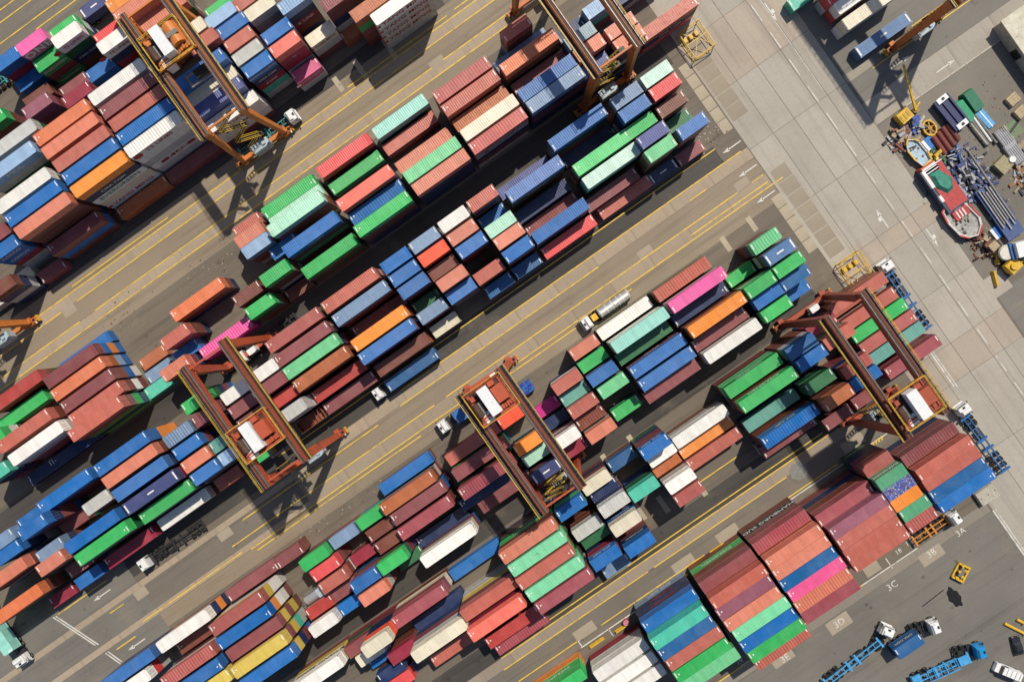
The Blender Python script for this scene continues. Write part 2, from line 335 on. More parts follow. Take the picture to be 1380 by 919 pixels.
# ------------------------------------------------------------------ containers
# block, x, -y, tiers, size (2 = twenty foot, 4 = forty foot), colours from the top down
ROWS = """
0 -48.18 -98.37 5 2 pk,gr,br
0 -54.96 -100.22 4 2 bl
0 -55.26 -102.70 2 2 ob
0 -55.36 -97.79 2 2 bl,nv
0 -48.18 -95.50 4 2 gr,mr,gr
0 -42.13 -98.46 4 2 gr
0 -41.83 -95.46 5 2 wh,dg,nv,br
0 -35.52 -92.64 4 2 re
0 -35.27 -89.50 5 2 wh,nv
0 -41.64 -89.43 3 2 bl,nv
0 -47.75 -89.87 3 2 mr
0 -47.58 -86.65 4 2 cr,br
0 -54.96 -92.45 3 2 br
0 -55.36 -89.52 4 2 mv,mr,nv
0 -64.48 -92.32 4 2 gr,br,mr
0 -61.91 -84.09 6 4 gy,dg
0 -38.42 -81.12 6 4 wh,gy
0 -38.21 -77.87 6 4 mr
0 -38.11 -74.98 6 4 ru
0 -38.35 -72.09 6 4 bl
0 -38.55 -69.30 6 4 wh,wh,gy,wh,gy
0 -38.59 -66.31 1 4 mr
0 -51.40 -81.10 6 4 or2,br
0 -51.56 -78.23 6 4 sa
0 -51.27 -75.02 6 4 ru
0 -51.22 -72.12 6 4 bl
0 -51.29 -69.20 6 4 or,nv,wh,ce,wh,wh
0 -51.16 -66.31 1 4 ob
0 -64.46 -80.76 6 4 lb,gy,dg
0 -64.99 -75.13 6 4 wh,gy
0 -64.76 -72.09 6 4 bl
0 -64.63 -69.21 6 4 sa,br,br,br
0 -64.93 -66.31 3 4 mr,bl,br
0 -75.62 -72.53 5 2 mr
0 -75.62 -69.64 5 2 bl,bl,cr,gy
0 -75.32 -65.15 1 2 mr
0 -81.74 -67.55 1 2 ce
0 -88.18 -66.75 1 2 gy,dg
0 -82.06 -65.07 4 2 br,nv,gy,nv
0 -25.66 -93.17 6 4 or
0 -25.66 -90.73 6 4 sa
0 -25.34 -88.25 5 4 sa,dg
0 -15.43 -81.20 5 2 lb
0 -14.78 -78.31 5 2 bl
0 -15.26 -75.42 5 2 ru
0 -15.38 -72.53 5 2 gy
0 -15.23 -69.64 5 2 bl,nv,cr,te,gy
0 -8.53 -72.53 5 2 bl
0 -8.74 -69.64 5 2 sa2,cr,cr,gy
0 -8.70 -66.61 2 2 pk2,gy,cr
0 -8.66 -77.95 5 2 ce,gy,gy
0 -9.37 -80.76 5 2 ru
0 -2.79 -75.36 5 2 lb,nv,cr,br,nv
0 -21.55 -80.76 6 2 ce
0 -20.85 -77.87 6 2 ru,nv
0 -25.06 -73.88 6 4 bl,nv,nv
0 -25.36 -71.43 5 4 ce
0 -25.66 -68.95 5 4 vb,nv
0 -25.06 -66.40 4 4 wh,wh,wh,mr
0 -15.60 -86.88 2 2 gr
0 -2.19 -69.64 3 2 ce,gy,mr
0 3.92 -68.58 1 2 ob,nv
0 7.24 -71.06 5 4 mr,mr
0 10.67 -66.16 5 4 ob,gr
0 13.60 -63.42 5 4 wh,gy,gy,gy
1 -52.28 -41.44 3 4 or2,br,nv,br
1 -42.70 -35.97 4 2 br,br
1 -42.10 -32.61 4 2 gr,dg,br
1 -35.32 -35.53 5 2 gr,br,br
1 -35.85 -42.62 4 2 lb
1 -32.13 -40.02 3 2 bl
1 -35.80 -45.10 4 2 sa
1 -35.54 -47.55 3 2 ru
1 -25.51 -47.46 3 4 gr
1 -25.48 -44.93 3 4 mi
1 -25.57 -42.50 5 4 mi
1 -25.48 -37.59 5 4 bl,mr,te,mr
1 -25.37 -32.69 4 4 gr,br,dg,mr
1 -35.62 -32.58 1 2 br
1 -12.00 -47.68 3 4 re,br
1 -12.26 -44.40 2 4 gr,br
1 -11.89 -38.71 5 4 sa2,mr
1 -11.89 -35.92 4 4 bl,gy
1 -12.00 -32.79 5 4 gr,mr,br,nv
1 1.35 -47.46 3 4 te2,dg
1 1.05 -44.40 2 4 ru,br
1 1.28 -38.70 4 4 sa
1 1.52 -35.66 5 4 gr2
1 1.54 -32.89 5 4 sa,nv,nv
1 14.76 -44.64 5 4 rr,mr,br
1 14.71 -41.72 5 4 ru,mr,br
1 14.87 -38.88 4 4 ob
1 14.92 -35.87 5 4 ce
1 14.85 -32.95 5 4 rr,gy,nv,br,gy
1 29.08 -47.45 4 2 ru,br
1 28.40 -44.84 2 4 sb
1 28.05 -41.58 5 4 or2,br,dg
1 28.39 -38.61 3 4 mr
1 37.57 -38.49 5 2 gy2,nv
1 37.71 -35.65 5 2 sa,br
1 37.92 -41.88 3 2 nv
1 28.01 -35.63 5 4 bl2
1 28.13 -33.02 5 4 sb,nv,mr,nv
1 37.32 -32.90 4 2 vb
1 44.31 -41.79 4 2 lb,te,mr
1 44.76 -35.53 5 2 sa,br
1 44.73 -32.77 5 2 sa,nv,nv
1 54.91 -32.70 3 4 ru,nv,re
1 53.49 -41.88 2 4 nv,gy
1 -59.22 -37.43 4 2 ru,br
1 -68.45 -38.49 1 2 ob
1 -61.18 -34.99 2 2 bl,nv
1 -69.02 -35.59 1 2 sb
1 -62.91 -32.41 4 2 sa,mr,nv
1 -71.02 -33.02 1 2 te
1 -79.62 -44.59 4 4 mr,bl,or,bl,gr
1 -79.86 -41.74 4 4 or2,ob,lb,bl,nv
1 -79.67 -38.71 4 4 mr,br,bl,wh,br
1 -79.78 -35.76 4 4 ru,br,wh,mr,br
1 -80.21 -32.75 5 4 ru,mr,gr,nv,gr
1 -79.39 -47.36 1 4 bl
1 -93.19 -47.66 3 4 re2,br
1 -96.07 -44.54 2 4 gr
1 -93.15 -38.93 5 4 ru,br
1 -92.63 -35.64 5 4 wh,gy,mr,mr
1 -92.59 -32.58 1 4 nv
1 -101.73 -32.58 1 2 nv
1 -104.53 -35.97 4 2 te,nv
1 -101.37 -41.83 4 2 gr,wh
1 -52.88 -32.51 2 4 pk,ma
2 45.10 -24.34 5 2 mi2,te
2 45.06 -21.52 5 2 re,mr
2 45.00 -18.46 4 2 br,br
2 45.38 -15.57 2 2 dg2
2 45.14 -12.55 5 2 bl2,br,br
2 44.78 -9.33 1 2 mr
2 38.26 -24.34 5 2 sb
2 38.14 -21.50 5 2 bl2,nv
2 38.04 -18.57 4 2 gr
2 38.13 -15.50 5 2 vb
2 37.87 -12.55 5 2 gr2,mr,dg
2 38.28 -9.35 1 2 nv1
2 27.43 -24.75 5 4 bl2,nv,dg
2 28.95 -22.27 1 4 nv
2 28.85 -18.58 4 4 gr3,mr
2 28.95 -15.57 4 4 mi2,te,dg
2 27.22 -12.11 2 4 mr
2 29.10 -9.54 1 4 ru
2 14.76 -24.37 1 4 vb
2 15.33 -21.59 5 4 vb3,dg,br,mr
2 14.81 -18.14 2 4 nv
2 15.05 -15.31 1 4 mr
2 14.97 -12.55 4 4 bl,nv,gy
2 15.08 -9.40 2 4 re
2 5.17 -24.28 5 2 ru,nv
2 5.13 -21.45 2 2 bl
2 5.10 -18.25 5 2 mi
2 5.20 -15.55 5 2 sa
2 5.14 -12.55 5 2 bl,nv
2 5.05 -9.51 2 2 bl3
2 -1.55 -24.22 5 2 wh
2 -1.64 -21.19 5 2 sa
2 -1.60 -18.29 5 2 bl2,mr
2 -1.82 -12.46 4 2 ru
2 -1.70 -9.45 2 2 bl3
2 -8.35 -24.16 5 2 sb
2 -8.35 -21.15 5 2 or3
2 -8.59 -18.23 4 2 br
2 -8.21 -15.26 5 2 sa
2 -8.35 -12.55 4 2 bl2,mr
2 -14.99 -24.16 5 2 bl
2 -15.10 -21.26 5 2 bl
2 -15.08 -18.35 5 2 bl2
2 -15.42 -15.13 2 2 dg
2 -15.18 -12.55 4 2 sb,br
2 -15.14 -9.28 2 2 ce
2 -25.52 -24.60 5 4 ru
2 -25.23 -21.37 5 4 sb,mr,br
2 -24.92 -18.34 2 4 mr
2 -25.02 -15.48 5 4 or
2 -25.32 -12.53 5 4 bl2,mr
2 -25.20 -9.18 3 4 br,or
2 -38.75 -24.60 5 4 rr2
2 -38.87 -21.49 5 4 mr
2 -38.89 -18.58 5 4 gr2
2 -38.64 -15.49 5 4 ob,br
2 -38.42 -12.11 3 4 re2
2 -38.69 -9.10 2 4 mr,ob
2 -48.12 -21.45 5 2 wh,gy
2 -48.14 -18.58 5 2 mr
2 -48.44 -15.57 4 2 re2
2 -48.05 -12.15 5 2 gy,gy,wh
2 -48.44 -9.10 2 2 ot
2 -54.72 -21.46 5 2 wh
2 -55.03 -18.50 5 2 mr
2 -55.02 -15.49 5 2 mr
2 -62.03 -24.34 5 2 gr,dg
2 -61.93 -21.15 5 2 mr,br
2 -61.95 -15.13 5 2 te3
2 -61.98 -12.29 5 2 lb
2 -62.28 -9.27 2 2 gr
2 -68.67 -21.15 5 2 sb
2 -68.59 -18.14 5 2 bl
2 -68.70 -15.18 5 2 sa
2 -68.59 -12.22 5 2 bl2
2 -68.97 -9.19 2 2 ru,mr
2 -79.99 -24.42 5 4 bl,bl,or,or
2 -80.05 -21.53 5 4 sa,br
2 -79.88 -18.37 5 4 bl2,nv,mr
2 -79.63 -15.13 5 4 vb1
2 -79.63 -12.11 4 4 gr
2 -80.23 -9.19 2 4 wh,br
2 -93.44 -24.89 5 4 bl,nv,br
2 -90.97 -19.84 4 2 gy,mr
2 -100.36 -20.00 2 2 mr,dg
2 -93.66 -15.45 5 4 bl,nv,br
2 -93.29 -12.43 5 4 gr,dg
2 -93.85 -9.12 2 4 cr,nv
2 -109.59 -24.16 5 2 sb,bl
2 -100.96 -22.44 6 2 bl,nv
2 -103.47 -24.88 4 2 bl
2 -104.21 -17.52 4 2 sb,nv,br
2 -103.91 -15.08 5 2 sa,br,br
2 -104.51 -12.11 2 2 mr
2 -104.51 -9.10 2 2 bl,cr
2 -109.74 -21.52 5 2 bl,nv
2 -114.07 -18.24 5 4 sa,br,nv
2 -116.48 -12.46 4 4 or2,br,br
2 -113.01 -9.21 1 2 cr
3 44.79 13.17 4 2 gr2,nv,br,br
3 45.07 16.14 5 2 sb1,br,mi,br,nv
3 45.09 19.10 5 2 gr
3 45.39 22.06 4 2 bl3
3 45.39 25.23 2 2 bl
3 38.57 16.14 2 2 gr
3 38.60 19.10 5 2 gr,gr2,br
3 39.17 22.06 4 2 bl,nv
3 39.14 25.03 4 2 gr
3 28.19 10.21 3 4 ru,br
3 28.42 13.17 5 4 pk,gy,mr
3 28.19 16.14 3 4 nv
3 28.72 19.10 5 4 or,br,br
3 28.56 22.45 3 4 mr
3 28.79 25.24 4 4 wh,gy,br
3 14.91 10.21 2 4 wh
3 15.28 13.17 5 4 te2,ce,wh
3 14.91 16.14 3 4 dg2
3 15.51 19.46 4 4 bl2,mr,br
3 15.51 22.45 4 4 bl2,mr
3 15.14 25.38 3 4 mr
3 4.96 10.21 3 2 sa,br
3 4.90 13.17 3 2 gr
3 4.87 16.14 4 2 bl2
3 5.20 19.22 4 2 gr2
3 5.01 25.03 2 2 gr
3 -1.63 13.56 4 2 ru,gy
3 -1.75 16.51 3 2 te3
3 -1.71 19.11 4 2 ru
3 -1.87 22.15 3 2 br
3 -1.66 25.07 4 2 sa,gy,br
3 -8.33 16.14 1 2 ma
3 -8.38 19.29 1 2 nv
3 -8.19 22.12 5 2 wh,mr,gy
3 -8.41 25.33 3 2 cr
3 -14.44 13.17 3 2 or3
3 -14.50 19.10 4 2 or
3 -14.65 22.06 3 2 mi,nv
3 -14.85 25.47 4 2 vb1,br
3 -23.91 13.17 3 4 ru
3 -24.00 16.14 4 4 mr,gr
3 -24.51 19.54 5 4 mr2,br,gr
3 -27.43 22.50 2 4 nv
3 -24.42 25.03 2 4 mr
3 -38.89 10.62 2 4 bl,br
3 -39.43 13.61 4 4 ob,br,gy
3 -38.86 16.37 4 4 mr
3 -39.46 19.54 4 4 mr2,br
3 -39.61 24.01 1 4 nv
3 -38.86 26.49 4 4 wh,ce
3 -48.97 13.61 3 2 gr,gr2
3 -48.67 16.58 3 2 br
3 -48.64 19.54 3 2 br
3 -48.85 22.50 5 2 gr,dg
3 -48.79 25.47 1 2 dg2
3 -55.58 13.61 3 2 sb,mr
3 -54.98 19.10 2 2 cr
3 -55.30 22.50 5 2 bl,mr
3 -55.25 25.45 5 2 sa,gy,br
3 -62.00 13.61 4 2 gr,dg,br
3 -61.40 16.44 4 2 re,mr
3 -61.40 19.39 4 2 ru,br,wh
3 -61.58 22.36 3 2 mr
3 -61.88 25.47 3 2 bl
3 -67.70 22.40 3 2 re2
3 -68.00 25.33 4 2 wh,br
3 -68.01 10.65 2 2 mr,br
3 -77.19 10.53 2 4 mr
3 -91.75 10.65 4 4 wh,nv,or,nv
3 -79.55 13.61 5 4 rr2,ye,wh,wh,gy
3 -79.94 16.58 5 4 bl,or,wh,wh,mr
3 -79.64 19.54 5 4 mr,ye,mr,ye,br
3 -91.80 13.61 2 4 br
3 -79.34 22.39 6 4 ye,mr,ye,te,gy
3 -79.34 25.36 6 4 bl,ye,nv
3 -105.51 10.65 4 4 bl2,nv
3 -108.47 13.61 4 4 wh,re,gy,gy
3 -93.37 16.58 5 4 rr2,wh,br
3 -93.89 19.54 5 4 bl,nv
3 -93.59 22.37 5 4 ye
4 54.33 32.22 3 4 ru,br,br
4 54.23 35.77 3 4 ru,gy,br
4 54.63 38.65 3 4 gr
4 54.78 41.48 3 4 rr2
4 54.74 44.20 3 4 te3
4 56.91 48.97 2 4 mr2,mr
4 45.14 33.04 3 2 cr,mr
4 45.04 35.52 5 2 ru
4 45.37 42.62 4 2 rr2
4 45.55 45.56 4 2 bl
4 45.14 50.19 2 2 mr
4 38.31 33.07 5 2 bl3,gy,mr,br
4 38.61 35.90 5 2 bl
4 38.01 41.20 4 2 dg2,dg
4 38.48 44.87 5 2 ob,br,br
4 38.15 50.37 2 2 mr
4 28.27 33.01 4 4 gr,gr2,br,mr
4 28.57 36.24 5 4 gr,br,mr
4 28.22 41.85 2 4 te3
4 28.57 45.02 4 4 bl,br,br
4 28.09 47.92 2 4 mr
4 14.75 35.90 3 4 wh,gy,br
4 14.60 38.80 2 4 or
4 14.60 41.69 2 4 ru
4 5.01 33.01 5 2 bl,mr,mr
4 5.31 36.04 3 2 wh
4 5.06 38.80 2 2 ob
4 5.31 41.76 4 2 wh,gy,br
4 5.32 44.73 4 2 rr2
4 -1.54 33.01 2 2 bl3
4 -1.30 39.06 4 2 te,dg,nv
4 -8.15 32.71 4 2 ce,mr,nv
4 -7.89 35.15 3 2 nv
4 -7.68 37.63 5 2 gy
4 -7.89 41.78 5 2 ce,bl,mr
4 -8.13 47.48 4 2 bl,nv,br
4 -14.74 33.45 5 2 bl,gr,nv
4 -14.66 39.09 4 2 gy,br,br
4 -14.59 41.87 3 2 dg
4 -14.82 45.03 5 2 bl,cr,nv,dg
4 -15.04 50.78 1 2 sb
4 -24.61 33.45 6 4 sa,br,gr,dg
4 -24.59 36.34 6 4 mi3,gr2
4 -24.84 39.24 6 4 ru,gr
4 -24.65 42.13 6 4 mi3,gr2
4 -24.54 45.03 6 4 mr2,mr
4 -37.90 33.45 1 4 bl
4 -37.75 38.87 5 4 ru,br,ye,gy
4 -38.00 42.13 6 4 sa2,cr,vb
4 -38.35 47.48 3 4 re2
4 -38.35 50.37 2 4 mr2
4 -50.39 33.09 4 4 mr2,mr,ce
4 -50.18 40.10 5 4 ce,gy,mr,nv
4 -50.16 37.62 1 4 nv
4 -50.36 44.96 2 4 ru
4 -65.65 33.20 3 2 mr
4 -59.53 33.22 6 2 ce,or3,nv
4 -64.86 35.95 3 2 ce
4 -65.41 38.80 1 2 bl
4 -59.36 39.24 3 2 cr
4 -64.26 44.59 2 2 re,vb
4 -64.56 41.82 2 2 nv
4 -75.33 33.01 4 4 wh,ce,ye
5 49.00 64.08 3 4 mr,mr,nv
5 49.07 66.72 4 4 ru,br
5 48.97 69.16 4 4 ru
5 48.81 71.64 4 4 bl3
5 48.99 74.12 4 4 bl
5 37.99 60.49 4 2 rr2,mr,nv,dg
5 38.11 62.94 5 2 gr4,dg
5 38.15 65.38 5 2 vb2
5 38.13 67.82 5 2 or
5 38.36 70.30 5 2 gr4
5 38.21 72.74 5 2 rr2
5 28.51 63.15 4 4 mr2,br,nv,mr
5 28.81 65.63 5 4 mv,mr
5 28.83 68.07 5 4 ru
5 28.69 70.52 5 4 ru
5 28.68 72.96 5 4 ru
5 15.58 60.83 4 4 mr2,mr,dk,br
5 15.70 63.55 5 4 sa,ob
5 15.64 65.99 5 4 sa
5 15.49 68.47 5 4 bl3
5 15.66 70.93 5 4 pk2
5 15.46 73.41 5 4 sa
5 15.45 75.84 5 4 mr2
5 2.77 61.22 4 4 mr,br,gr,br
5 2.79 63.79 5 4 ru,br
5 2.55 66.27 5 4 mv
5 2.59 68.83 5 4 sa
5 2.78 71.31 5 4 mi3
5 2.72 73.89 5 4 bl
5 2.80 76.38 5 4 gr
5 2.90 79.43 4 4 ru
5 -10.74 61.33 4 4 bl,nv,nv,sb
5 -10.94 63.94 5 4 te,te
5 -10.91 66.38 5 4 bl3
5 -10.82 68.86 5 4 ru
5 -10.95 71.52 5 4 gr
5 -10.56 74.00 5 4 gr2
5 -24.48 65.00 3 4 wh,gy,cr
5 -24.47 68.01 3 4 wh,gy
5 -24.45 71.01 3 4 wh,gy
5 -38.02 62.94 3 4 gr,gr,or
6 88.50 -12.10 2 4 ce,wh
6 89.10 -15.58 2 4 wh,re
6 88.50 -18.06 2 4 re,gy
6 89.10 -6.37 1 4 sb1
6 80.45 -21.67 1 2 te
"""
TH = 2.65; CW = 2.438; CH = 2.60
LEN = {2: 6.058, 4: 12.192}
PAL = {  # colour code: albedo hex, words
 'gr': ('30B65A', 'bright green'), 'gr2': ('6CC98A', 'pale green'), 'gr3': ('58D67C', 'light green'), 'gr4': ('4E9E72', 'faded green'), 'dg': ('14643A', 'dark green'), 'dg2': ('2C6E44', 'dull green'),
 'mi': ('A9DCC0', 'mint'), 'mi2': ('C2E2D2', 'pale mint'), 'mi3': ('7CDCA4', 'mint green'), 'te': ('48C2A6', 'turquoise'), 'te2': ('98DCCB', 'pale turquoise'), 'te3': ('5C9C90', 'grey teal'),
 'bl': ('0068B4', 'blue'), 'bl2': ('3470B4', 'mid blue'), 'bl3': ('105C96', 'dull blue'), 'sb': ('7590B0', 'steel blue'), 'sb1': ('4C76A6', 'steel blue white-dashed'), 'lb': ('8EAFD2', 'light blue'), 'nv': ('162E5E', 'navy'), 'nv1': ('2A3A5E', 'navy white-dashed'),
 'vb': ('4C5694', 'violet blue'), 'vb1': ('3E4678', 'violet navy white-dashed'), 'vb2': ('3F5CB8', 'mottled blue'), 'vb3': ('6182BE', 'pale violet blue'),
 'wh': ('EFEBE3', 'white'), 'ce': ('E2D8BE', 'cream'), 'gy': ('C2C2BC', 'pale grey'), 'gy2': ('8AA2AE', 'blue grey'),
 'ru': ('BE6250', 'rust red'), 'rr': ('C66A62', 'ribbed rose'), 'rr2': ('AE5850', 'dull rose'), 'mr': ('8A4648', 'maroon'), 'mr2': ('A24A52', 'rose maroon'), 'mv': ('9A586A', 'mauve'), 'sa': ('D87C60', 'salmon'), 'sa2': ('F06A56', 'bright salmon'),
 're': ('E24848', 'red'), 're2': ('B43A34', 'dark red'), 'cr': ('98203A', 'crimson'), 'br': ('7C4030', 'brown'), 'ob': ('B86436', 'orange brown'), 'or': ('F28E2A', 'orange'), 'or2': ('DC7444', 'rust orange'), 'or3': ('F0542E', 'orange red'),
 'pk': ('F25AA6', 'pink'), 'pk2': ('E05088', 'rose pink'), 'ma': ('C41682', 'magenta'), 'ye': ('E2C44C', 'yellow'), 'dk': ('2E343C', 'charcoal'), 'ot': ('8E4A30', 'open-top brown')}
BLK = ['upper left', 'upper middle', 'middle', 'lower middle', 'lower', 'bottom right', 'top right']

def corr_sheet(mb, x0, x1, zlo, zhi, y, depth, pitch, axis, sgn, m=0):
    """corrugated sheet; axis 'side': runs along x, faces sgn*y; 'end': runs along y, faces sgn*x; 'roof': ribs across"""
    n = max(2, int(round((x1-x0)/pitch))); p = (x1-x0)/n; pts = []
    for i in range(n):
        a = x0+i*p; pts += [(a, 0), (a+.30*p, 0), (a+.5*p, depth), (a+.8*p, depth)]
    pts.append((x1, 0)); k = len(mb.v)
    for x, d in pts:
        for z in (zlo, zhi):
            if axis == 'side': mb.v.append((x, sgn*(y-d), z))
            elif axis == 'end': mb.v.append((sgn*(y-d), x, z))
            else: mb.v.append((x, z, y-d))
    for i in range(len(pts)-1):
        q = (k+2*i, k+2*i+2, k+2*i+3, k+2*i+1)
        if (axis == 'side' and sgn > 0) or (axis == 'end' and sgn < 0): q = q[::-1]
        mb.f.append(q); mb.m.append(m)
PART = {}
def container_parts(size, L):
    h = L/2; w = CW/2; d = {}
    f = MB()                                                    # frame: posts, rails, castings, front wall, floor
    for sx in (-1, 1):
        for sy in (-1, 1): f.box(*sorted((sx*(h-.16), sx*h)), *sorted((sy*(w-.14), sy*w)), .13, CH-.13)
        f.box(*sorted((sx*(h-.12), sx*h)), -w+.14, w-.14, CH-.14, CH-.01); f.box(*sorted((sx*(h-.12), sx*h)), -w+.14, w-.14, .0, .16)
    for sy in (-1, 1):
        f.box(-h+.16, h-.16, *sorted((sy*(w-.08), sy*w)), CH-.10, CH-.015); f.box(-h+.16, h-.16, *sorted((sy*(w-.08), sy*w)), .0, .16)
    for sx in (-1, 1):
        for sy in (-1, 1):
            for z in (0, CH-.125): f.box(*sorted((sx*(h-.178), sx*(h+.004))), *sorted((sy*(w-.162), sy*(w+.004))), z, z+.128, 1)
    f.box(-h+.1, h-.1, -w+.1, w-.1, .08, .15)
    corr_sheet(f, -w+.14, w-.14, .16, CH-.14, h-.04, .04, .25, 'end', -1)
    d['frame'] = f.mesh('container_frame', [M_PAINT, M_STEEL])
    for s in (-1, 1):
        a = MB(); corr_sheet(a, -h+.16, h-.16, .16, CH-.10, w-.012, .045, .278, 'side', s)
        d['side', s] = a.mesh('side_wall', M_PAINT)
    for kind, dep, pit in (('flat', .022, .42), ('ribbed', .075, .56)):
        for mark in (0, 1, 2):
            a = MB(); corr_sheet(a, -h+.12, h-.12, -w+.08, w-.08, CH-.022, dep, pit, 'roof', 1)
            a.box(-h+.12, -h+.55, -w+.08, w-.08, CH-.05, CH-.018); a.box(h-.55, h-.12, -w+.08, w-.08, CH-.05, CH-.018)
            z = CH-.012
            if mark == 1:
                for s in (-1, 1): a.box(*sorted((s*(h-.40), s*(h-.22))), -.05, .95, z-.01, z, 1)
                if size == 4: a.box(-h+.8, -h+1.05, .2, .45, z-.01, z, 1)
            if mark == 2:
                for s in (-1, 1): a.box(*sorted((s*(h-.46), s*(h-.16))), -.85, .85, z-.01, z, 1)
                a.box(-.75, .75, -.14, .14, z-.01, z, 1)
            d['roof', kind, mark] = a.mesh('roof', [M_PAINT, M_WHITE])
    a = MB(); a.box(-h+.2, h-.2, -w+.15, w-.15, 1.0, 1.05); a.box(-.06, .06, -w+.1, w-.1, CH-.2, CH-.03)      # open top: sunk load and bows
    for i in range(1, 7): x = -h+i*L/7; a.box(x-.06, x+.06, -w+.08, w-.08, CH-.14, CH-.04)
    d['open'] = a.mesh('roof_bow', M_PAINT)
    for s in (-1, 1):
        a = MB(); y0, y1 = (0.012, w-.14) if s > 0 else (-w+.14, -0.012)
        a.box(h-.07, h-.03, y0, y1, .17, CH-.15)
        for zz in (.55, 1.1, 1.65, 2.15): a.box(h-.03, h-.014, y0+.06, y1-.06, zz-.04, zz+.04)
        for yy in (y0+.24, y1-.24):
            a.box(h-.03, h+.012, yy-.022, yy+.022, .12, CH-.08, 1); a.box(h-.03, h+.02, yy-.10, yy+.04, 1.05, 1.12, 1)
        d['door', s] = a.mesh('door', [M_PAINT, M_STEEL])
    return d
for s_ in (2, 4): PART[s_] = container_parts(s_, LEN[s_])

TX_LIST = [(-47.7, -96, 0, 'ONE', 2.1, 'w'), (-48, -94.5, 0, 'EVERGREEN', .8, 'w'), (-48, -94.5, 2, 'EVERGREEN', .7, 'w'), (-41.2, -93.8, 0, 'TS LINES', .95, 'r'), (-41.2, -93.8, 2, 'CMA CGM', .8, 'w'), (-34.7, -87.7, 0, 'TS LINES', .95, 'r'),
  (-38.5, -69.3, 0, 'TS LINES', 1.3, 'r'), (-38.5, -69.3, 3, ' K LINE ', 1.3, 'k'), (-51.3, -69.2, 1, 'CMA CGM', 1.0, 'w'), (-51.3, -69.2, 2, 'EVERGREEN', 1.45, 'g'), (-51.3, -69.2, 4, 'YANG MING', 1.4, 'r'), (-51.3, -69.2, 5, 'YANG MING', 1.4, 'r'),
  (-65.6, -82, 0, 'MOL', 1.4, 'w'), (13.8, -64.4, 0, 'YANG MING', 1.45, 'r'), (13.8, -64.4, 1, 'YANG MING', 1.45, 'r'), (13.8, -64.4, 2, 'YANG MING', 1.45, 'r'), (13.8, -64.4, 3, 'YANG MING', 1.45, 'r'), (-15, -68.4, 0, 'HAPAG-LLOYD', .75, 'w'), (-15, -68.4, 1, 'CMA CGM', .7, 'w'), (-15, -68.4, 2, 'K LINE', .7, 'w'),
  (-75.8, -69.8, 0, 'COSCO', 1.0, 'w'), (-75.8, -69.8, 1, 'COSCO', 1.0, 'w'), (-81.4, -65.6, 0, 'YANG MING', .75, 'k2'), (-24.2, -65.2, 0, 'TS LINES', 1.2, 'r'), (-24.2, -65.2, 1, 'EVERGREEN', 1.1, 'k2'), (-2.8, -74, 2, 'K LINE', 1.0, 'w'), (-8.7, -66.6, 0, 'YANG MING', .6, 'w'), (-24.5, -76, 1, 'LLOYD TRIESTINO', 1.0, 'w'), (-2.1, -70, 0, 'YANG MING', .7, 'k2'), (-8.7, -69.7, 1, 'TS', .6, 'w'), (3.9, -68.4, 1, 'UNIGLORY', .6, 'w'),
  (-12, -33, 0, 'EVERGREEN', .8, 'w'), (52.8, -33, 1, 'CMA CGM', .9, 'w'), (13, -33.2, 1, 'YANG MING', .8, 'k2'), (-25.6, -38, 0, 'HANJIN', .8, 'w'), (16, -21.4, 1, 'EVERGREEN', .8, 'w'), (-36, -21.3, 1, 'HANJIN', .8, 'w')]
TX_NW = [(-25, 34, 2, 'EVERGREEN', .9, 'w'), (-25, 34, 3, 'EVERGREEN', .9, 'w'), (27.8, 32.6, 0, 'EVERGREEN', .9, 'w'), (29, 36.2, 0, 'EVERGREEN', 1.05, 'w'), (2.8, 61.2, 2, 'EVERGREEN', 1.1, 'w'), (15.6, 60.8, 2, 'HAMBURG SUD', 1.4, 'w'), (-10.7, 61.3, 1, 'CMA CGM', 1.0, 'r'), (-10.7, 61.3, 2, 'CMA CGM', 1.0, 'r'), (-10.7, 61.3, 3, 'CMA CGM', 1.0, 'w'),
  (38, 60.6, 3, 'EVERGREEN', .7, 'w'), (38.1, 63, 0, 'EVERGREEN', .85, 'w'), (-38.7, 43.1, 2, 'HANJIN', 1.2, 'w'), (15.9, 19.5, 1, 'CRONOS', .7, 'w'), (5, 32.9, 0, 'CMA CGM', .75, 'w'), (-8, 46.6, 1, 'HYUNDAI', .75, 'w'), (-7.9, 41.8, 1, 'HYUNDAI', .75, 'w'), (-14.8, 45.2, 0, 'CMA CGM', .7, 'w'), (-1.6, 13.6, 1, 'TRITON', .6, 'w'), (-74, 32.3, 1, 'YANG MING', 1.5, 'k2'), (28.9, 45, 0, 'CMA CGM', .8, 'w'), (-38, 62.9, 1, 'EVERGREEN', 1.1, 'w')]
stacks = []
for ln_ in ROWS.strip().splitlines():
    b, u, v, t, s, cols = ln_.split(); stacks.append(dict(b=int(b), u=float(u), v=float(v), t=int(t), s=int(s), c=cols.split(','), base=0))
DARKS = ['br', 'nv', 'mr', 'dg', 'bl', 'br', 'nv', 'mr', 'cr', 'gy']
rs = random.Random(3)
for k in stacks:
    k['n'] = len(k['c'])
    if len(k['c']) == k['t']-1 and len(k['c']) > 3: k['c'].append(k['c'][-1])
    while len(k['c']) < k['t']: k['c'].append(rs.choice(DARKS))
    k['c'] = k['c'][:k['t']]; k['n'] = min(k['n'], k['t'])
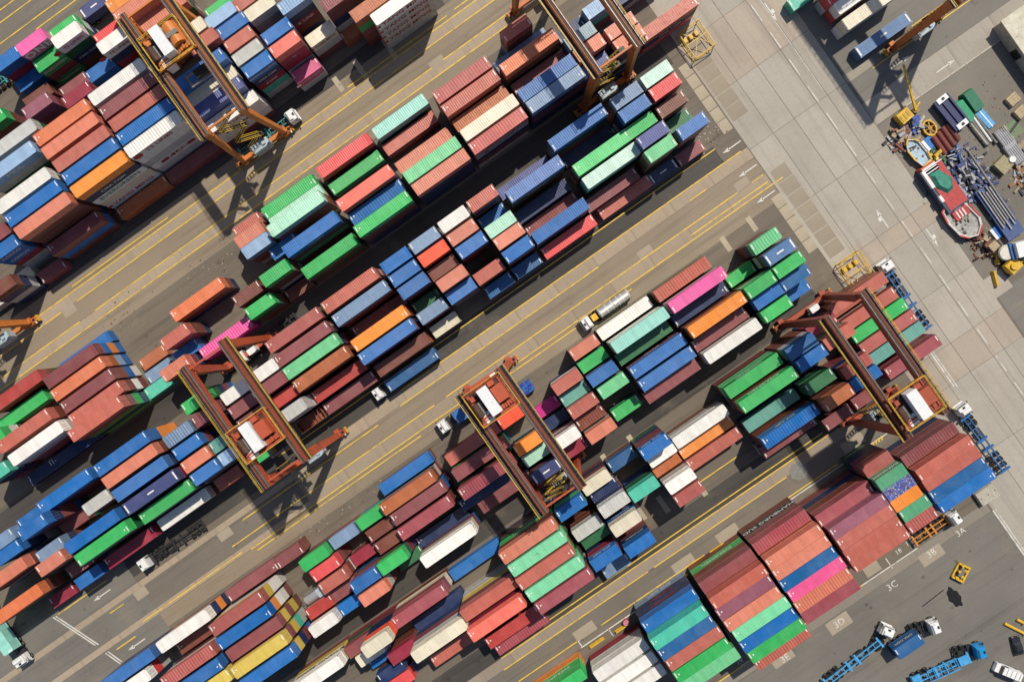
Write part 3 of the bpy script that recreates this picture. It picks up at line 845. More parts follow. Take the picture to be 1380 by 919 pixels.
# two twenty-foot boxes and a forty-foot one share a stack at the lower left: the blue one stands on the crimson one
for k in stacks:
    for q in stacks:
        if k is not q and k['s'] == 2 and q['s'] == 4 and q['t'] == 1 and k['t'] == 2 and abs(k['v']-q['v']) < 1.6 and abs(k['u']-q['u']) < 6: k['base'] = 1; k['v'] = q['v']; k['c'] = k['c'][:1]; k['n'] = 1
def near(k, du, dv):
    """tallest stack whose plan covers the point (du, dv) away"""
    best = None
    for q in stacks:
        if q is not k and abs(q['u']-(k['u']+du)) < LEN[q['s']]/2 and abs(q['v']-(k['v']+dv)) < 1.3:
            if best is None or q['t'] > best['t']: best = q
    return best
for k in stacks:
    k['l'] = near(k, 0, -2.9); k['r'] = near(k, 0, 2.9)
    e = LEN[k['s']]/2+1.6; k['w'] = near(k, -e, 0); k['e'] = near(k, e, 0)
cand = []
for k in stacks:
    for i in range(k['base'], k['t']):
        tier = k['t']-i if not k['base'] else k['t']          # i = 0 is the top
        idx = i if not k['base'] else 0
        if k['base'] and i > k['base']: break
        L = LEN[k['s']]; sc = 0.0; bonus = 5e5 if any(abs(k['u']-q[0])+1.5*abs(k['v']-q[1]) < 4 and q[2] == idx for q in TX_LIST+TX_NW) else 0
        if idx == 0: sc = 1e6+L*2.4
        else:
            nb = k['r'] if k['v'] < 0 else k['l']; hn = nb['t'] if nb else 0
            fr = min(1.0, max(0.0, tier-hn)); sc += L*abs(k['v'])*fr*(1 if k['n'] > idx else .6)
            nb = k['e'] if k['u'] < 0 else k['w']; hn = nb['t'] if nb else 0
            sc += 2.4*abs(k['u'])*min(1.0, max(0.0, tier-hn))*(1 if k['n'] > idx else .6)
        cand.append((sc+bonus, k, idx, tier))
chosen = []
for s_ in (2, 4):
    c_ = sorted([c for c in cand if c[1]['s'] == s_], key=lambda c: -c[0]); chosen += [c for c in c_[:298] if c[0] > 60]
ck = {(id(c[1]), c[2]) for c in chosen}
rest = [c for c in cand if (id(c[1]), c[2]) not in ck]
# ---- labels: the fewest true words that no other container shares
ORD = ['first', 'second', 'third', 'fourth', 'fifth', 'sixth', 'seventh', 'eighth', 'ninth', 'tenth', 'eleventh', 'twelfth', 'thirteenth', 'fourteenth', 'fifteenth']
NUM = ['', 'one', 'two', 'three', 'four', 'five', 'six']
LAND = [('yellow-railed crane at top left', -25, -73), ('orange crane at top middle', 38, -41), ('crane at lower left', -52, -16), ('crane in the middle', -14, 16), ('crane by the cross road', 46, 41), ('tanker truck', 12, 6.7), ('white cab with the dark blue load', -30, -5.8),
        ('white cab by the blue load', -25, 7.3), ('yellow cage on the road', 59, -27), ('numbers 17 and 18', 34, 81.5), ('ground mark 3D', 15.7, 86), ('white stop lines', -116, -2), ('top right crane', 90, -8), ('open rubble patch', -50, -46), ('pad row by the road', 54, -15)]
def word(k, i=0): return PAL[k['c'][i]][1]
def phrase(k): return word(k) if k else None
vs = {}
for k in stacks: vs.setdefault(k['b'], []).append(k)
for b, ks in vs.items():
    ks.sort(key=lambda k: k['v']); r = 0; last = ks[0]['v']
    for k in ks:
        if k['v']-last > 1.35: r += 1; last = k['v']
        elif k['v'] > last+.01: last = last*.7+k['v']*.3
        k['row'] = r
    ks.sort(key=lambda k: k['u']); 
info = []
for sc, k, i, tier in chosen:
    a = {'col': word(k, i), 'size': ('twenty-foot' if k['s'] == 2 else 'forty-foot')}
    n = k['t']
    if i == 0: a['pos'] = 'alone on the ground' if n == 1 else ('on top of one other' if n == 2 else 'topping a stack of %s' % NUM[n])
    else: a['pos'] = ('directly under a %s one' % word(k, i-1)) if i == 1 else '%s down under a %s roof' % (ORD[i], word(k))
    l, r = phrase(k['l']), phrase(k['r'])
    a['side'] = 'between %s and %s' % (l, r) if l and r else ('beside %s on one side only' % (l or r) if l or r else 'with free sides')
    w, e = phrase(k['w']), phrase(k['e'])
    a['end'] = 'ends facing %s and %s' % (w, e) if w and e else ('one end facing %s' % (w or e) if w or e else 'with both ends free')
    a['land'] = 'near the ' + min(LAND, key=lambda q: (q[1]-k['u'])**2+(q[2]-k['v'])**2)[0]
    a['row'] = 'in the %s row of the %s block' % (ORD[min(k['row'], 14)], BLK[k['b']])
    same = sorted([q for q in vs[k['b']] if q['row'] == k['row']], key=lambda q: q['u'])
    a['nth'] = '%s from the left' % ORD[min(same.index(k), 14)]
    info.append(a)
SETS = [('pos', 'side'), ('pos', 'end'), ('pos', 'land'), ('side', 'end'), ('side', 'land'), ('end', 'land'), ('pos', 'row'), ('nth', 'row'), ('pos', 'nth', 'row')]
from collections import Counter
cnt = [Counter((a['col'], a['size']) + tuple(a[q] for q in st) for a in info) for st in SETS]
def label_of(a):
    best = None
    for st, cc in zip(SETS, cnt):
        if cc[(a['col'], a['size']) + tuple(a[q] for q in st)] == 1:
            s = '%s %s container %s' % (a['col'], a['size'], ' '.join(a[q] for q in st))
            if len(s.split()) <= 16: return s
    st = SETS[-1]; return ' '.join(('%s %s container %s' % (a['col'], a['size'], ' '.join(a[q] for q in st))).split()[:16])
# ---- lettering on the sides that show it
TXT = {}
def letter(u, v, tier, s, size, col, bold=1.0, off=0.0, tol=3.2): TXT.setdefault((round(u), round(v), tier), []).append((s, size, col, bold, off))
TCOL = {'w': M_WHITE, 'r': plain('red_lettering', (.42, .04, .04)), 'g': plain('green_lettering', (.02, .28, .14)), 'k': plain('dark_red_lettering', (.30, .02, .04)), 'k2': plain('black_lettering', (.03, .03, .035))}
def find(u, v, idx):
    best = None
    for k in stacks:
        d = abs(k['u']-u)+1.5*abs(k['v']-v)
        if idx < len(k['c']) and (best is None or d < best[0]): best = (d, k)
    return (best[1], idx) if best and best[0] < 5 else None
pink = [k for k in stacks if k['c'][0] == 'pk' and k['b'] == 0]
lett = {}
for lst, side in ((TX_LIST, -1), (TX_NW, 1)):
    for u, v, idx_, s, size, col in lst:
        f_ = (pink[0], 0) if s == 'ONE' and pink else find(u, v, idx_)
        if f_: lett.setdefault((id(f_[0]), f_[1]), []).append((s, size, col, side))
def paint_of(code, rng, low=False):
    c = lin(PAL[code][0]); k = rng.uniform(.88, 1.08); g = rng.uniform(0, .10); m = sum(c)/3
    rust = rng.random()**1.6
    if code in ('wh', 'mi2') : rust *= .5
    if code == 'vb2': rust = 2.0
    return (*(max(0, (x*(1-g)+m*g)*k) for x in c), rust)
root_mesh = {}
for (sc, k, i, tier), a in zip(chosen, info):
    P_ = PART[k['s']]; code = k['c'][i]; rng = random.Random(int(k['u']*71+k['v']*313+tier*7)); col = paint_of(code, rng)
    flip = rng.random() < (.15 if k['u'] < 20 else .55)
    dx, dy = rng.uniform(-.03, .03), rng.uniform(-.03, .03)
    o = link('twenty_foot_container' if k['s'] == 2 else 'forty_foot_container', P_['frame'], None, (k['u']+dx, -k['v']+dy, (tier-1)*TH+.02), pi if flip else 0.0)
    tag(o, label_of(a), 'container', 'shipping containers stacked in the %s block' % BLK[k['b']]); o.color = col
    mark = 2 if code in ('nv1', 'vb1', 'sb1') else (1 if rng.random() < .72 and code not in ('wh', 'ce') else 0)
    roof = 'ribbed' if code in ('rr',) or (code == 'rr2' and rng.random() < .4) or rng.random() < .05 else 'flat'
    ch = [link('roof', P_['open'] if code == 'ot' else P_['roof', roof, mark], o), link('side_wall', P_['side', 1], o), link('side_wall', P_['side', -1], o), link('door', P_['door', 1], o), link('door', P_['door', -1], o)]
    for c in ch: c.color = col
    for s, size, tc_, side in lett.get((id(k), i), []):
        cu = bpy.data.curves.new('lettering', 'FONT'); cu.body = s.strip(); cu.size = size*1.25; cu.align_x = 'CENTER'; cu.align_y = 'CENTER'; cu.extrude = .006; cu.offset = .012*size; cu.resolution_u = 2
        if s == 'ONE': cu.space_character = 1.15; cu.offset = .05
        cu.materials.append(M_WHITE if s == ' K LINE ' else TCOL[tc_]); t_ = letter_obj(cu, o)
        Lx = LEN[k['s']]; wid = len(s.strip())*size*.78
        t_.location = (0 if k['s'] == 2 else 0, side*(CW/2+.012)*(-1 if flip else 1), CH*.52)
        t_.rotation_euler = (pi/2, 0, (0 if side < 0 else pi)+(pi if flip else 0))
        if s == ' K LINE ':
            mb = MB(); mb.box(-4.1, 4.1, -.006, .004, -.62, .62); q = obj('name_band', mb, TCOL['k'], o, (0, side*(CW/2+.006)*(-1 if flip else 1), CH*.5))
        if s == 'TS LINES' or s == 'YANG MING':
            mb = MB(); xx = -wid*.5-.9
            if s == 'TS LINES': mb.cyl((0, -.004, 0), (0, .004, 0), .75*size, 20)
            else: mb.box(-.5, .5, -.004, .004, -.45, .45)
            q = obj('line_emblem', mb, TCOL['r' if tc_ == 'r' else tc_], o); q.location = ((xx if side < 0 else -xx)*(-1 if flip else 1), side*(CW/2+.012)*(-1 if flip else 1), CH*.52)
settle_letters()
# everything deeper in the stacks: one mass of plain boxes
vb, fb, cb = [], [], []
for sc, k, i, tier in rest:
    L = LEN[k['s']]; w = CW/2-.01; h = L/2-.01; z0 = (tier-1)*TH+.02; z1 = z0+CH-.01; n = len(vb); x, y = k['u'], -k['v']
    vb += [(x+a*h, y+b*w, z) for z in (z0, z1) for a, b in ((-1, -1), (1, -1), (1, 1), (-1, 1))]
    fb += [(n+4, n+5, n+6, n+7), (n, n+1, n+5, n+4), (n+1, n+2, n+6, n+5), (n+2, n+3, n+7, n+6), (n+3, n, n+4, n+7)]
    col = paint_of(k['c'][i], random.Random(n)); cb += [(*col[:3], min(1, col[3]))]*20
me = bpy.data.meshes.new('buried_containers'); me.from_pydata(vb, [], fb); me.materials.append(M_STACK)
ca = me.color_attributes.new('paint', 'FLOAT_COLOR', 'CORNER'); ca.data.foreach_set('color', [x for c in cb for x in c]); me.update()
struct(link('container', me), 'stuff')
# ------------------------------------------------------------------ rubber-tyred gantry cranes
def cranemats(hexcol, k):
    return [plain('crane_paint_'+k, hexcol, .5, vary=.18, scale=.5, dirt=.45, dirtcol=(.09, .03, .015)), plain('crane_deck_'+k, (.085, .036, .022), .7, vary=.4, scale=.8, dirt=.4), M_YEL, M_STEEL, M_DARK, M_RUBBER, plain('crane_light_'+k, hexcol, .5, vary=.1, scale=.6, dirt=.15)]
def railing(mb, p, q, m=2, n=None, h=1.1, t=.055):
    p = Vector(p); q = Vector(q); L = (q-p).length; n = n or max(2, int(L/1.6))
    for zz in (h, h*.5): mb.bar(p+Vector((0, 0, zz)), q+Vector((0, 0, zz)), t, t, m)
    for i in range(n+1):
        a = p.lerp(q, i/n); mb.bar(a, a+Vector((0, 0, h)), t, t, m)
def crane(label, ua, ub, v0, v1, vt, mats, house=1, spread=(0, 0), box=-1):
    um = (ua+ub)/2; root = thing('gantry_crane', (um, -(v0+v1)/2, 0), 0, label, 'crane', 'rubber tyred gantry cranes over the stacks')
    y0, y1 = (v1-v0)/2, -(v1-v0)/2; xs = (ub-ua)/2; ZT = 24.2
    for sx in (-1, 1):
        x = sx*xs; g = MB()
        g.box(x-.55, x+.55, y1-1.0, y0+1.0, ZT-1.8, ZT-.06); g.box(x-.50, x+.50, y1-.95, y0+.95, ZT-.058, ZT, 1)
        g.box(x-sx*.30-.07, x-sx*.30+.07, y1-.9, y0+.9, ZT, ZT+.14, 3); g.box(x+sx*.34-.04, x+sx*.34+.04, y1-.9, y0+.9, ZT, ZT+.07, 6)
        for i in range(13):
            yy = y1+(y0-y1)*i/12; g.box(x-.57, x+.57, yy-.05, yy+.05, ZT-1.78, ZT-.02)
        obj('girder', g, mats, root)
        w_ = MB(); xo = x+sx*1.02
        w_.box(xo-.42, xo+.42, y1-1, y0+1, ZT-1.02, ZT-.96, 4)
        for i in range(30): yy = y1-1+(y0-y1+2)*i/29; w_.box(xo-.42, xo+.42, yy-.04, yy+.04, ZT-.96, ZT-.93, 1)
        railing(w_, (xo+sx*.42, y1-1, ZT-.96), (xo+sx*.42, y0+1, ZT-.96), 2, t=.075)
        w_.bar((xo+sx*.2, y1-1, ZT-.7), (xo+sx*.2, y0+1, ZT-.7), .12, .12, 3)
        obj('walkway', w_, mats, root)
        for y in (y0, y1):
            l = MB(); l.bar((x, y, ZT-1.7), (x+sx*1.35, y, 2.3), .95, 1.75, 0, .85, 1.15); l.bar((x, y, ZT-1.75), (x+sx*.02, y, ZT-2.6), 1.3, 1.9, 0)
            obj('leg', l, mats, root)
    for k, y in ((0, y0), (1, y1)):
        s_ = MB(); s_.box(-xs-2.0, xs+2.0, y-.45, y+.45, 1.45, 2.45); s_.box(-xs-1.9, xs+1.9, y-.38, y+.38, 2.45, 2.52, 6)
        obj('sill_beam', s_, mats, root)
        for sx in (-1, 1):
            b = MB(); xx = sx*(xs+1.35)
            b.box(xx-1.75, xx+1.75, y-.5, y+.5, .75, 1.5); b.box(xx-.6, xx+.6, y-.75, y+.75, .5, 1.7); b.box(xx+sx*1.75-.15, xx+sx*1.75+.15, y-.7, y+.7, .35, 1.2, 2)
            b.box(xx-.5, xx+.5, y+.75, y+1.25, .7, 1.5, 6); b.cyl((xx+sx*1.1, y-.9, 1.15), (xx+sx*1.1, y-.5, 1.15), .3, 8, 3)
            bo = obj('bogie', b, mats, root)
            for dx in (-1.0, 1.0):
                c = MB(); c.cyl((xx+dx, y-.3, .78), (xx+dx, y+.3, .78), .78, 16, 5); c.cyl((xx+dx, y-.34, .78), (xx+dx, y+.34, .78), .36, 10, 3); obj('wheel', c, mats, bo)
        t = MB(); t.bar((-xs+.5, y, ZT-.5), (xs-.5, y, ZT-.5), .34, .34, 6); obj('cross_tie', t, mats, root)
    st = MB(); yy = y1-.2 if True else y0                       # zigzag stair between the legs of the one side
    for i in range(5):
        z0, z1 = 2.5+i*4.0, 6.5+i*4.0; a, b = (-xs+1.2, xs-2.2) if i % 2 == 0 else (xs-2.2, -xs+1.2)
        for dy in (.45, 1.25):
            st.bar((a, yy+dy, z0), (b, yy+dy, z1), .08, .22, 2); st.bar((a, yy+dy, z0+1), (b, yy+dy, z1+1), .07, .07, 2)
        for j in range(10):
            f = j/9; st.box(a+(b-a)*f-.14, a+(b-a)*f+.14, yy+.45, yy+1.25, z0+4*f, z0+4*f+.05, 4)
        st.box(b-.6, b+.6, yy+.4, yy+1.3, z1-.06, z1, 4)
    obj('stair', st, mats, root)
    e = MB(); e.box(-1.9, 1.9, y1-1.5, y1+.2, 2.55, 5.0); e.box(-1.7, 1.7, y1-1.4, y1+.1, 5.0, 5.12); e.box(.5, 1.2, y1-1.0, y1-.4, 5.1, 5.5)
    obj('engine_house', e, M_GREYB, root)
    e = MB(); e.box(xs-3.4, xs-1.5, y0-1.0, y0+.2, 2.6, 4.6); obj('electrical_cabinet', e, M_WCAB, root)
    # trolley with its machinery
    yt = -(vt-(v0+v1)/2); tz = ZT+.25; tr = MB()
    tr.box(-xs-.2, xs+.2, yt-3.2, yt-2.8, tz, tz+.55); tr.box(-xs-.2, xs+.2, yt+2.8, yt+3.2, tz, tz+.55); tr.box(-xs+.3, -xs+.8, yt-2.8, yt+2.8, tz, tz+.5); tr.box(xs-.8, xs-.3, yt-2.8, yt+2.8, tz, tz+.5)
    tr.box(-xs+.8, xs-.8, yt-2.8, yt+2.8, tz+.1, tz+.2, 1)
    for sx in (-1, 1):
        for sy in (-1, 1): tr.cyl((sx*(xs-.3)-.12, yt+sy*2.6, ZT+.36), (sx*(xs-.3)+.12, yt+sy*2.6, ZT+.36), .3, 12, 3)
    troll = obj('trolley', tr, mats, root)
    h = MB(); h.box(-1.15, .75, yt-2.5, yt+2.7, tz+.5, tz+2.7); h.box(-1.2, .8, yt-2.55, yt+2.75, tz+2.7, tz+2.78); obj('machinery_house', h, M_WCAB, troll)
    d = MB()
    if house == 1: d.box(.95, 3.1, yt-1.3, yt+1.7, tz+.3, tz+2.0, 6); d.box(1.0, 2.2, yt+2.0, yt+2.9, tz+.3, tz+1.7, 6)
    else: d.cyl((2.0, yt-1.6, tz+1.2), (2.0, yt+2.4, tz+1.2), 1.15, 18, 6); d.box(1.0, 3.0, yt-.2, yt+.6, tz+.3, tz+2.4, 3)
    for k in range(5): d.box(1.0+k*.5, 1.35+k*.5, yt-2.6, yt-1.7-.1*(k % 2), tz+.2, tz+.9+.2*(k % 3), 6 if k % 2 else 0)
    obj('motor_box', d, mats, troll)
    d = MB(); d.cyl((-3.0, yt-1.6, tz+.9), (-3.0, yt+1.0, tz+.9), .62, 16, 1); d.cyl((-2.2, yt-1.4, tz+.75), (-2.2, yt+.9, tz+.75), .4, 14, 3); d.bar((-xs+.6, yt-2.1, tz+.7), (xs-.8, yt-2.0, tz+.7), .35, .35, 0); d.bar((-xs+.6, yt-2.6, tz+.6), (xs-2, yt-2.5, tz+.6), .22, .22, 6); d.box(-3.1, -2.3, yt+1.4, yt+2.3, tz+.2, tz+1.1, 0); d.cyl((-1.9, yt+1.2, tz+.5), (-1.9, yt+2.6, tz+.5), .25, 10, 4)
    obj('hoist_drum', d, mats, troll)
    d = MB()
    for p, q in (((-xs, yt-3.3), (xs, yt-3.3)), ((-xs, yt+3.3), (xs, yt+3.3)), ((-xs-.1, yt-3.3), (-xs-.1, yt+3.3)), ((xs+.1, yt-3.3), (xs+.1, yt+3.3))): railing(d, (*p, tz+.5), (*q, tz+.5), 2, 5, 1.0, .09)
    obj('handrail', d, mats, troll)
    d = MB(); d.box(-xs+.9, -xs+2.5, yt-3.1, yt-1.3, ZT-2.4, ZT-.2); d.box(-xs+.85, -xs+2.55, yt-3.15, yt-1.25, ZT-.2, ZT+.95); obj('operator_cabin', d, M_WCAB, troll)
    if spread:
        d = MB(); sx_, sy_, sz_ = spread[0], yt+spread[1], 18.5
        for yy_ in (-1.05, 1.05): d.box(sx_-3, sx_+3, sy_+yy_-.18, sy_+yy_+.18, sz_, sz_+.4, 3)
        for xx_ in (-3, -1, 1, 3): d.box(sx_+xx_-.2, sx_+xx_+.2, sy_-1.22, sy_+1.22, sz_, sz_+.42, 3)
        d.box(sx_-1.3, sx_+1.3, sy_-.8, sy_+.8, sz_+.45, sz_+1.3, 4)
        for xx_ in (-1.2, 1.2):
            for yy_ in (-.7, .7): d.bar((sx_+xx_, sy_+yy_, sz_+1.3), (sx_+xx_*.8, yt+yy_, tz), .05, .05, 4)
        obj('spreader', d, mats, troll)
    return root
ORANGE = cranemats((.60, .19, .035), 'orange'); AMBER = cranemats((.52, .14, .02), 'amber'); REDOR = cranemats((.46, .085, .035), 'red_orange'); DEEP = cranemats((.36, .075, .035), 'deep')
crane('orange gantry crane with yellow rails over the white stacks at top left', -28.6, -21.1, -84.8, -60.6, -76.2, ORANGE, 2, (1.2, -4.5))
crane('amber gantry crane with yellow stairs at the top, its trolley out of the picture', 34.0, 42.0, -53.2, -29.2, -50, AMBER, 1, None)
crane('red-orange gantry crane over the maroon stacks left of the dark blue truck', -55.9, -47.9, -28.0, -3.6, -11.4, REDOR, 1, (.8, -3.5))
crane('red-orange gantry crane in the middle with its trolley over the lane', -17.9, -10.4, 4.3, 28.4, 7.2, REDOR, 1, None)
crane('deep red gantry crane beside the cross road, trolley near the stop lines', 42.0, 49.3, 29.8, 53.6, 49.6, DEEP, 1, (0, -3))
crane('orange crane at the left edge of which only one foot shows', -95.0, -87.4, -83.4, -59.5, -80, ORANGE, 1, None)
crane('orange crane in the top right corner beside the long blue container', 91.5, 99.0, -27.2, -3.2, -26, AMBER, 1, None)

# ------------------------------------------------------------------ trucks and trailers
def tractor(x, v, rz, label, paint, lean=0):
    t = thing('tractor_truck', (x, -v, 0), rz, label, 'truck', 'lorries working in the yard')
    c = MB(); c.box(-.95, 1.05, -1.22, 1.22, .85, 2.35); c.box(-.95, .90, -1.18, 1.18, 2.35, 3.0, 0, None, (.08, .07)); c.box(-.85, .25, -1.0, 1.0, 3.0, 3.45, 0, None, (.28, .12)); c.box(1.05, 1.2, -1.2, 1.2, .55, 1.15); c.box(-.9, 1.0, -1.24, -1.19, 1.0, 1.2); 
    obj('cab', c, paint, t)
    g = MB(); g.quad((1.055, -1.05, 1.75), (1.055, 1.05, 1.75), (.93, 1.0, 2.75), (.93, -1.0, 2.75)); g.quad((.2, -1.228, 1.8), (.9, -1.228, 1.8), (.8, -1.2, 2.5), (.2, -1.2, 2.5)); g.quad((.9, 1.228, 1.8), (.2, 1.228, 1.8), (.2, 1.2, 2.5), (.8, 1.2, 2.5)); obj('windscreen', g, M_GLASS, t)
    g = MB(); g.box(.32, .72, -.3, .3, 3.0, 3.06); obj('roof_hatch', g, M_DARK, t)
    f = MB(); f.box(-4.6, 1.0, -.48, -.3, .6, .88); f.box(-4.6, 1.0, .3, .48, .6, .88)
    for xx in (-4.5, -3.4, -2.2, -1.2): f.box(xx-.1, xx+.1, -.5, .5, .6, .85)
    f.box(-3.9, -2.7, -.5, .5, .9, 1.02); f.box(-1.9, -1.05, -1.15, 1.15, .5, 1.0); f.cyl((-1.25, -.95, .9), (-1.25, -.95, 2.9), .09, 8); f.box(-4.7, -4.5, -1.2, 1.2, .55, .75)
    obj('chassis', f, M_DARK, t)
    for xx, ww in ((.35, .32), (-2.75, .6), (-3.95, .6)):
        for s in (-1, 1):
            w = MB(); w.cyl((xx, s*1.22, .5), (xx, s*(1.22-ww), .5), .5, 14, 0); w.cyl((xx, s*1.23, .5), (xx, s*(1.2-ww), .5), .24, 10, 1); obj('wheel', w, [M_RUBBER, M_STEEL], t)
    m = MB()
    for s in (-1, 1): m.box(.85, 1.0, s*1.45-.12, s*1.45+.12, 1.9, 2.5)
    obj('mirror', m, M_DARK, t)
    return t
def trailer(x, v, rz, label, paint, L=12.2, wide=1.22):
    """skeletal trailer, origin at its front end, running back along -x"""
    t = thing('skeletal_trailer', (x, -v, 0), rz, label, 'trailer', 'container trailers in the yard')
    f = MB()
    for y in (-.5, .5): f.box(-L, 0, y-.09, y+.09, 1.0, 1.32)
    n = int(L/1.5)
    for i in range(n+1): xx = -L*i/n; f.box(xx-.07, xx+.07, -.5, .5, 1.05, 1.28)
    for xx in (-.15, -L*.42, -L*.58, -L+.15): f.box(xx-.2, xx+.2, -wide, wide, 1.1, 1.36)
    obj('frame', f, paint, t)
    g = MB(); g.box(-L*.45, -L*.25, -1.0, -.62, .6, 1.0); g.box(-L*.4, -L*.28, .62, 1.0, .6, 1.0); g.box(-3.1, -2.9, -.7, .7, .1, 1.0); obj('landing_leg', g, M_DARK, t)
    for xx in (-L+1.0, -L+2.25, -L+3.5):
        for s in (-1, 1):
            w = MB(); w.cyl((xx, s*1.22, .5), (xx, s*.6, .5), .5, 14, 0); w.cyl((xx, s*1.23, .5), (xx, s*.58, .5), .24, 10, 1); obj('wheel', w, [M_RUBBER, M_STEEL], t)
    return t
def load(x, v, rz, size, code, label, z=1.38, mark=1, text=None):
    P_ = PART[size]; o = link('twenty_foot_container' if size == 2 else 'forty_foot_container', P_['frame'], None, (x, -v, z), rz)
    tag(o, label, 'container', 'containers carried on trailers'); col = paint_of(code, random.Random(int(x*10))); o.color = col
    for nm, m in (('roof', P_['roof', 'flat', mark]), ('side_wall', P_['side', 1]), ('side_wall', P_['side', -1]), ('door', P_['door', 1]), ('door', P_['door', -1])): link(nm, m, o).color = col
    if text:
        cu = bpy.data.curves.new('lettering', 'FONT'); cu.body = text; cu.size = .9; cu.align_x = 'CENTER'; cu.align_y = 'CENTER'; cu.extrude = .006; cu.materials.append(M_WHITE)
        q = letter_obj(cu, o); q.location = (0, CW/2+.012, CH*.55); q.rotation_euler = (pi/2, 0, pi)
    return o
TEALP = plain('teal_paint', (.05, .26, .27), .5, dirt=.3); ORP = plain('orange_trailer_paint', (.62, .24, .04), .5, dirt=.4)
tractor(-16.6, -62.0, 0, 'white cab with a dark roof hatch beside the yellow-railed crane foot', M_WCAB); trailer(-17.6, -62.4, 0, 'empty teal trailer behind the white cab by the crane foot', TEALP)
tractor(-34.7, -5.85, pi, 'white cab pulling the dark blue container in the shaded truck lane', M_WCAB); trailer(-32.3, -5.8, pi, 'trailer under the dark blue container in the shaded lane', M_DARK); load(-26.0, -5.8, pi, 4, 'bl3', 'dark blue forty-foot container on a trailer in the shaded lane')
tractor(-27.6, 7.3, pi, 'white cab standing in the sunlit lane beside the middle crane', M_WCAB); trailer(-25.0, 7.35, pi, 'trailer under the short blue container by the middle crane', M_DARK, 12.2); load(-21.6, 7.35, pi, 2, 'bl', 'blue twenty-foot container on the trailer by the middle crane')
t5 = tractor(8.4, 6.8, pi, 'white and red cab of the tanker truck in the sunlit lane', M_WCAB)
tk = thing('tank_trailer', (10.6, -6.65, 0), 0, 'silver tank trailer behind the white and red cab', 'trailer')
d = MB(); d.cyl((1.0, 0, 2.1), (8.0, 0, 2.1), 1.08, 24); d.cyl((.75, 0, 2.1), (1.0, 0, 2.1), .85, 24, 0, 1.08); d.cyl((8.0, 0, 2.1), (8.25, 0, 2.1), 1.08, 24, 0, .85); obj('tank_shell', d, M_SILV, tk)
d = MB()
for xx in (1.1, 2.6, 4.0, 5.4, 6.4, 7.9): d.cyl((xx, 0, 2.1), (xx+.1, 0, 2.1), 1.12, 24)
d.box(1.2, 7.8, -.25, .25, 3.16, 3.22); d.cyl((4.6, 0, 3.15), (4.6, 0, 3.4), .35, 14)
obj('tank_band', d, M_WCAB, tk)
d = MB(); d.box(-1.6, 8.2, -.5, -.32, .85, 1.1); d.box(-1.6, 8.2, .32, .5, .85, 1.1); obj('frame', d, M_DARK, tk)
d = MB(); d.box(-.9, .35, -.7, .6, 1.1, 2.2); obj('pump_box', d, M_YEL, tk)
for xx in (5.2, 6.5, 7.7):
    for s in (-1, 1): w = MB(); w.cyl((xx, s*1.15, .5), (xx, s*.6, .5), .5, 14); obj('wheel', w, M_RUBBER, tk)
tractor(-95.2, -4.9, pi, 'white cab alone with an empty dark trailer in the lower left truck lane', M_WCAB); trailer(-93.6, -4.6, pi, 'empty dark trailer behind the white cab in the lower left lane', M_DARK, 13)
tractor(-128.6, -3.2, -pi/2, 'white cab cut off by the left bottom corner under the blue container', M_WCAB); trailer(-128.4, -5.5, -pi/2, 'trailer under the light blue container at the left edge', M_DARK); load(-128.4, -11.9, -pi/2, 4, 'te2', 'turquoise blue container on a trailer at the left edge'); 
tractor(-53.6, -28.0, pi, 'white cab in the truck lane between the legs of the lower left crane', M_WCAB); trailer(-51.9, -28.4, pi, 'empty trailer under the lower left crane', M_DARK)
tractor(63.9, 31.9, pi/2, 'white cab turning onto the cross road with an empty dark blue trailer', M_WCAB); trailer(63.9, 33.6, pi/2, 'empty dark blue trailer along the cross road by the green container', M_BLUEP, 13.5)
tractor(60.2, 64.3, pi/2+.04, 'white cab waiting below the white stop lines on the cross road', M_WCAB); trailer(60.0, 66.2, pi/2+.04, 'empty dark blue trailer beside the big rust red block', M_BLUEP, 13.5)
tractor(46.5, 81.4, 0, 'white cab tucked in below the bright blue container', M_WCAB); trailer(45.4, 81.3, 0, 'orange framed empty trailer by the painted number 17', ORP, 8.0)
tractor(22.4, 92.8, .55, 'white cab swung aside from its light blue trailer in the yard', M_WCAB); trailer(20.2, 94.4, .07, 'long light blue skeletal trailer in the open yard', M_LBLUE, 14.0)
tractor(30.7, 97.4, -.25, 'white cab ahead of the navy container in the open yard', M_WCAB); trailer(28.3, 97.1, .0, 'short trailer under the navy container in the open yard', M_DARK, 7.5); load(24.1, 96.9, 0, 2, 'bl3', 'deep blue twenty-foot container with red and white lettering in the yard', 1.38, 1, 'CMA CGM')
tractor(35.4, 106.7, -.35, 'bright blue cab of the flatbed lorry in the yard corner', M_BCAB); 
fl = trailer(33.2, 107.1, -.17, 'bright blue open framed flatbed behind the blue cab', M_LBLUE, 12.5)
d = MB()
for y in (-1.15, 1.15): d.bar((-9, y, 1.7), (-2.6, y, 1.7), .14, .2)
for i in range(6): d.bar((-9+i*1.25, -1.15, 1.5), (-9+i*1.25, 1.15, 1.5), .12, .16)
d.box(-12.4, -10.6, -1.2, 1.2, 1.3, 1.6); d.box(-2.4, -.3, -.9, .9, 1.35, 1.7)
obj('side_rail', d, M_LBLUE, fl)
tractor(-54.6, -103.6, 0, 'white cab with a teal trailer behind the pink container at top left', M_WCAB); trailer(-55.6, -103.5, 0, 'teal trailer beside the pink container at top left', TEALP, 9)
tractor(-42.3, -102.8, pi, 'white cab behind the white and green containers at top left', M_WCAB); trailer(-40.2, -102.9, pi, 'trailer under the navy container at top left', M_DARK, 12); load(-36.4, -102.8, pi, 2, 'vb1', 'navy container with a white roof dash on a trailer at top left', 1.38, 2)
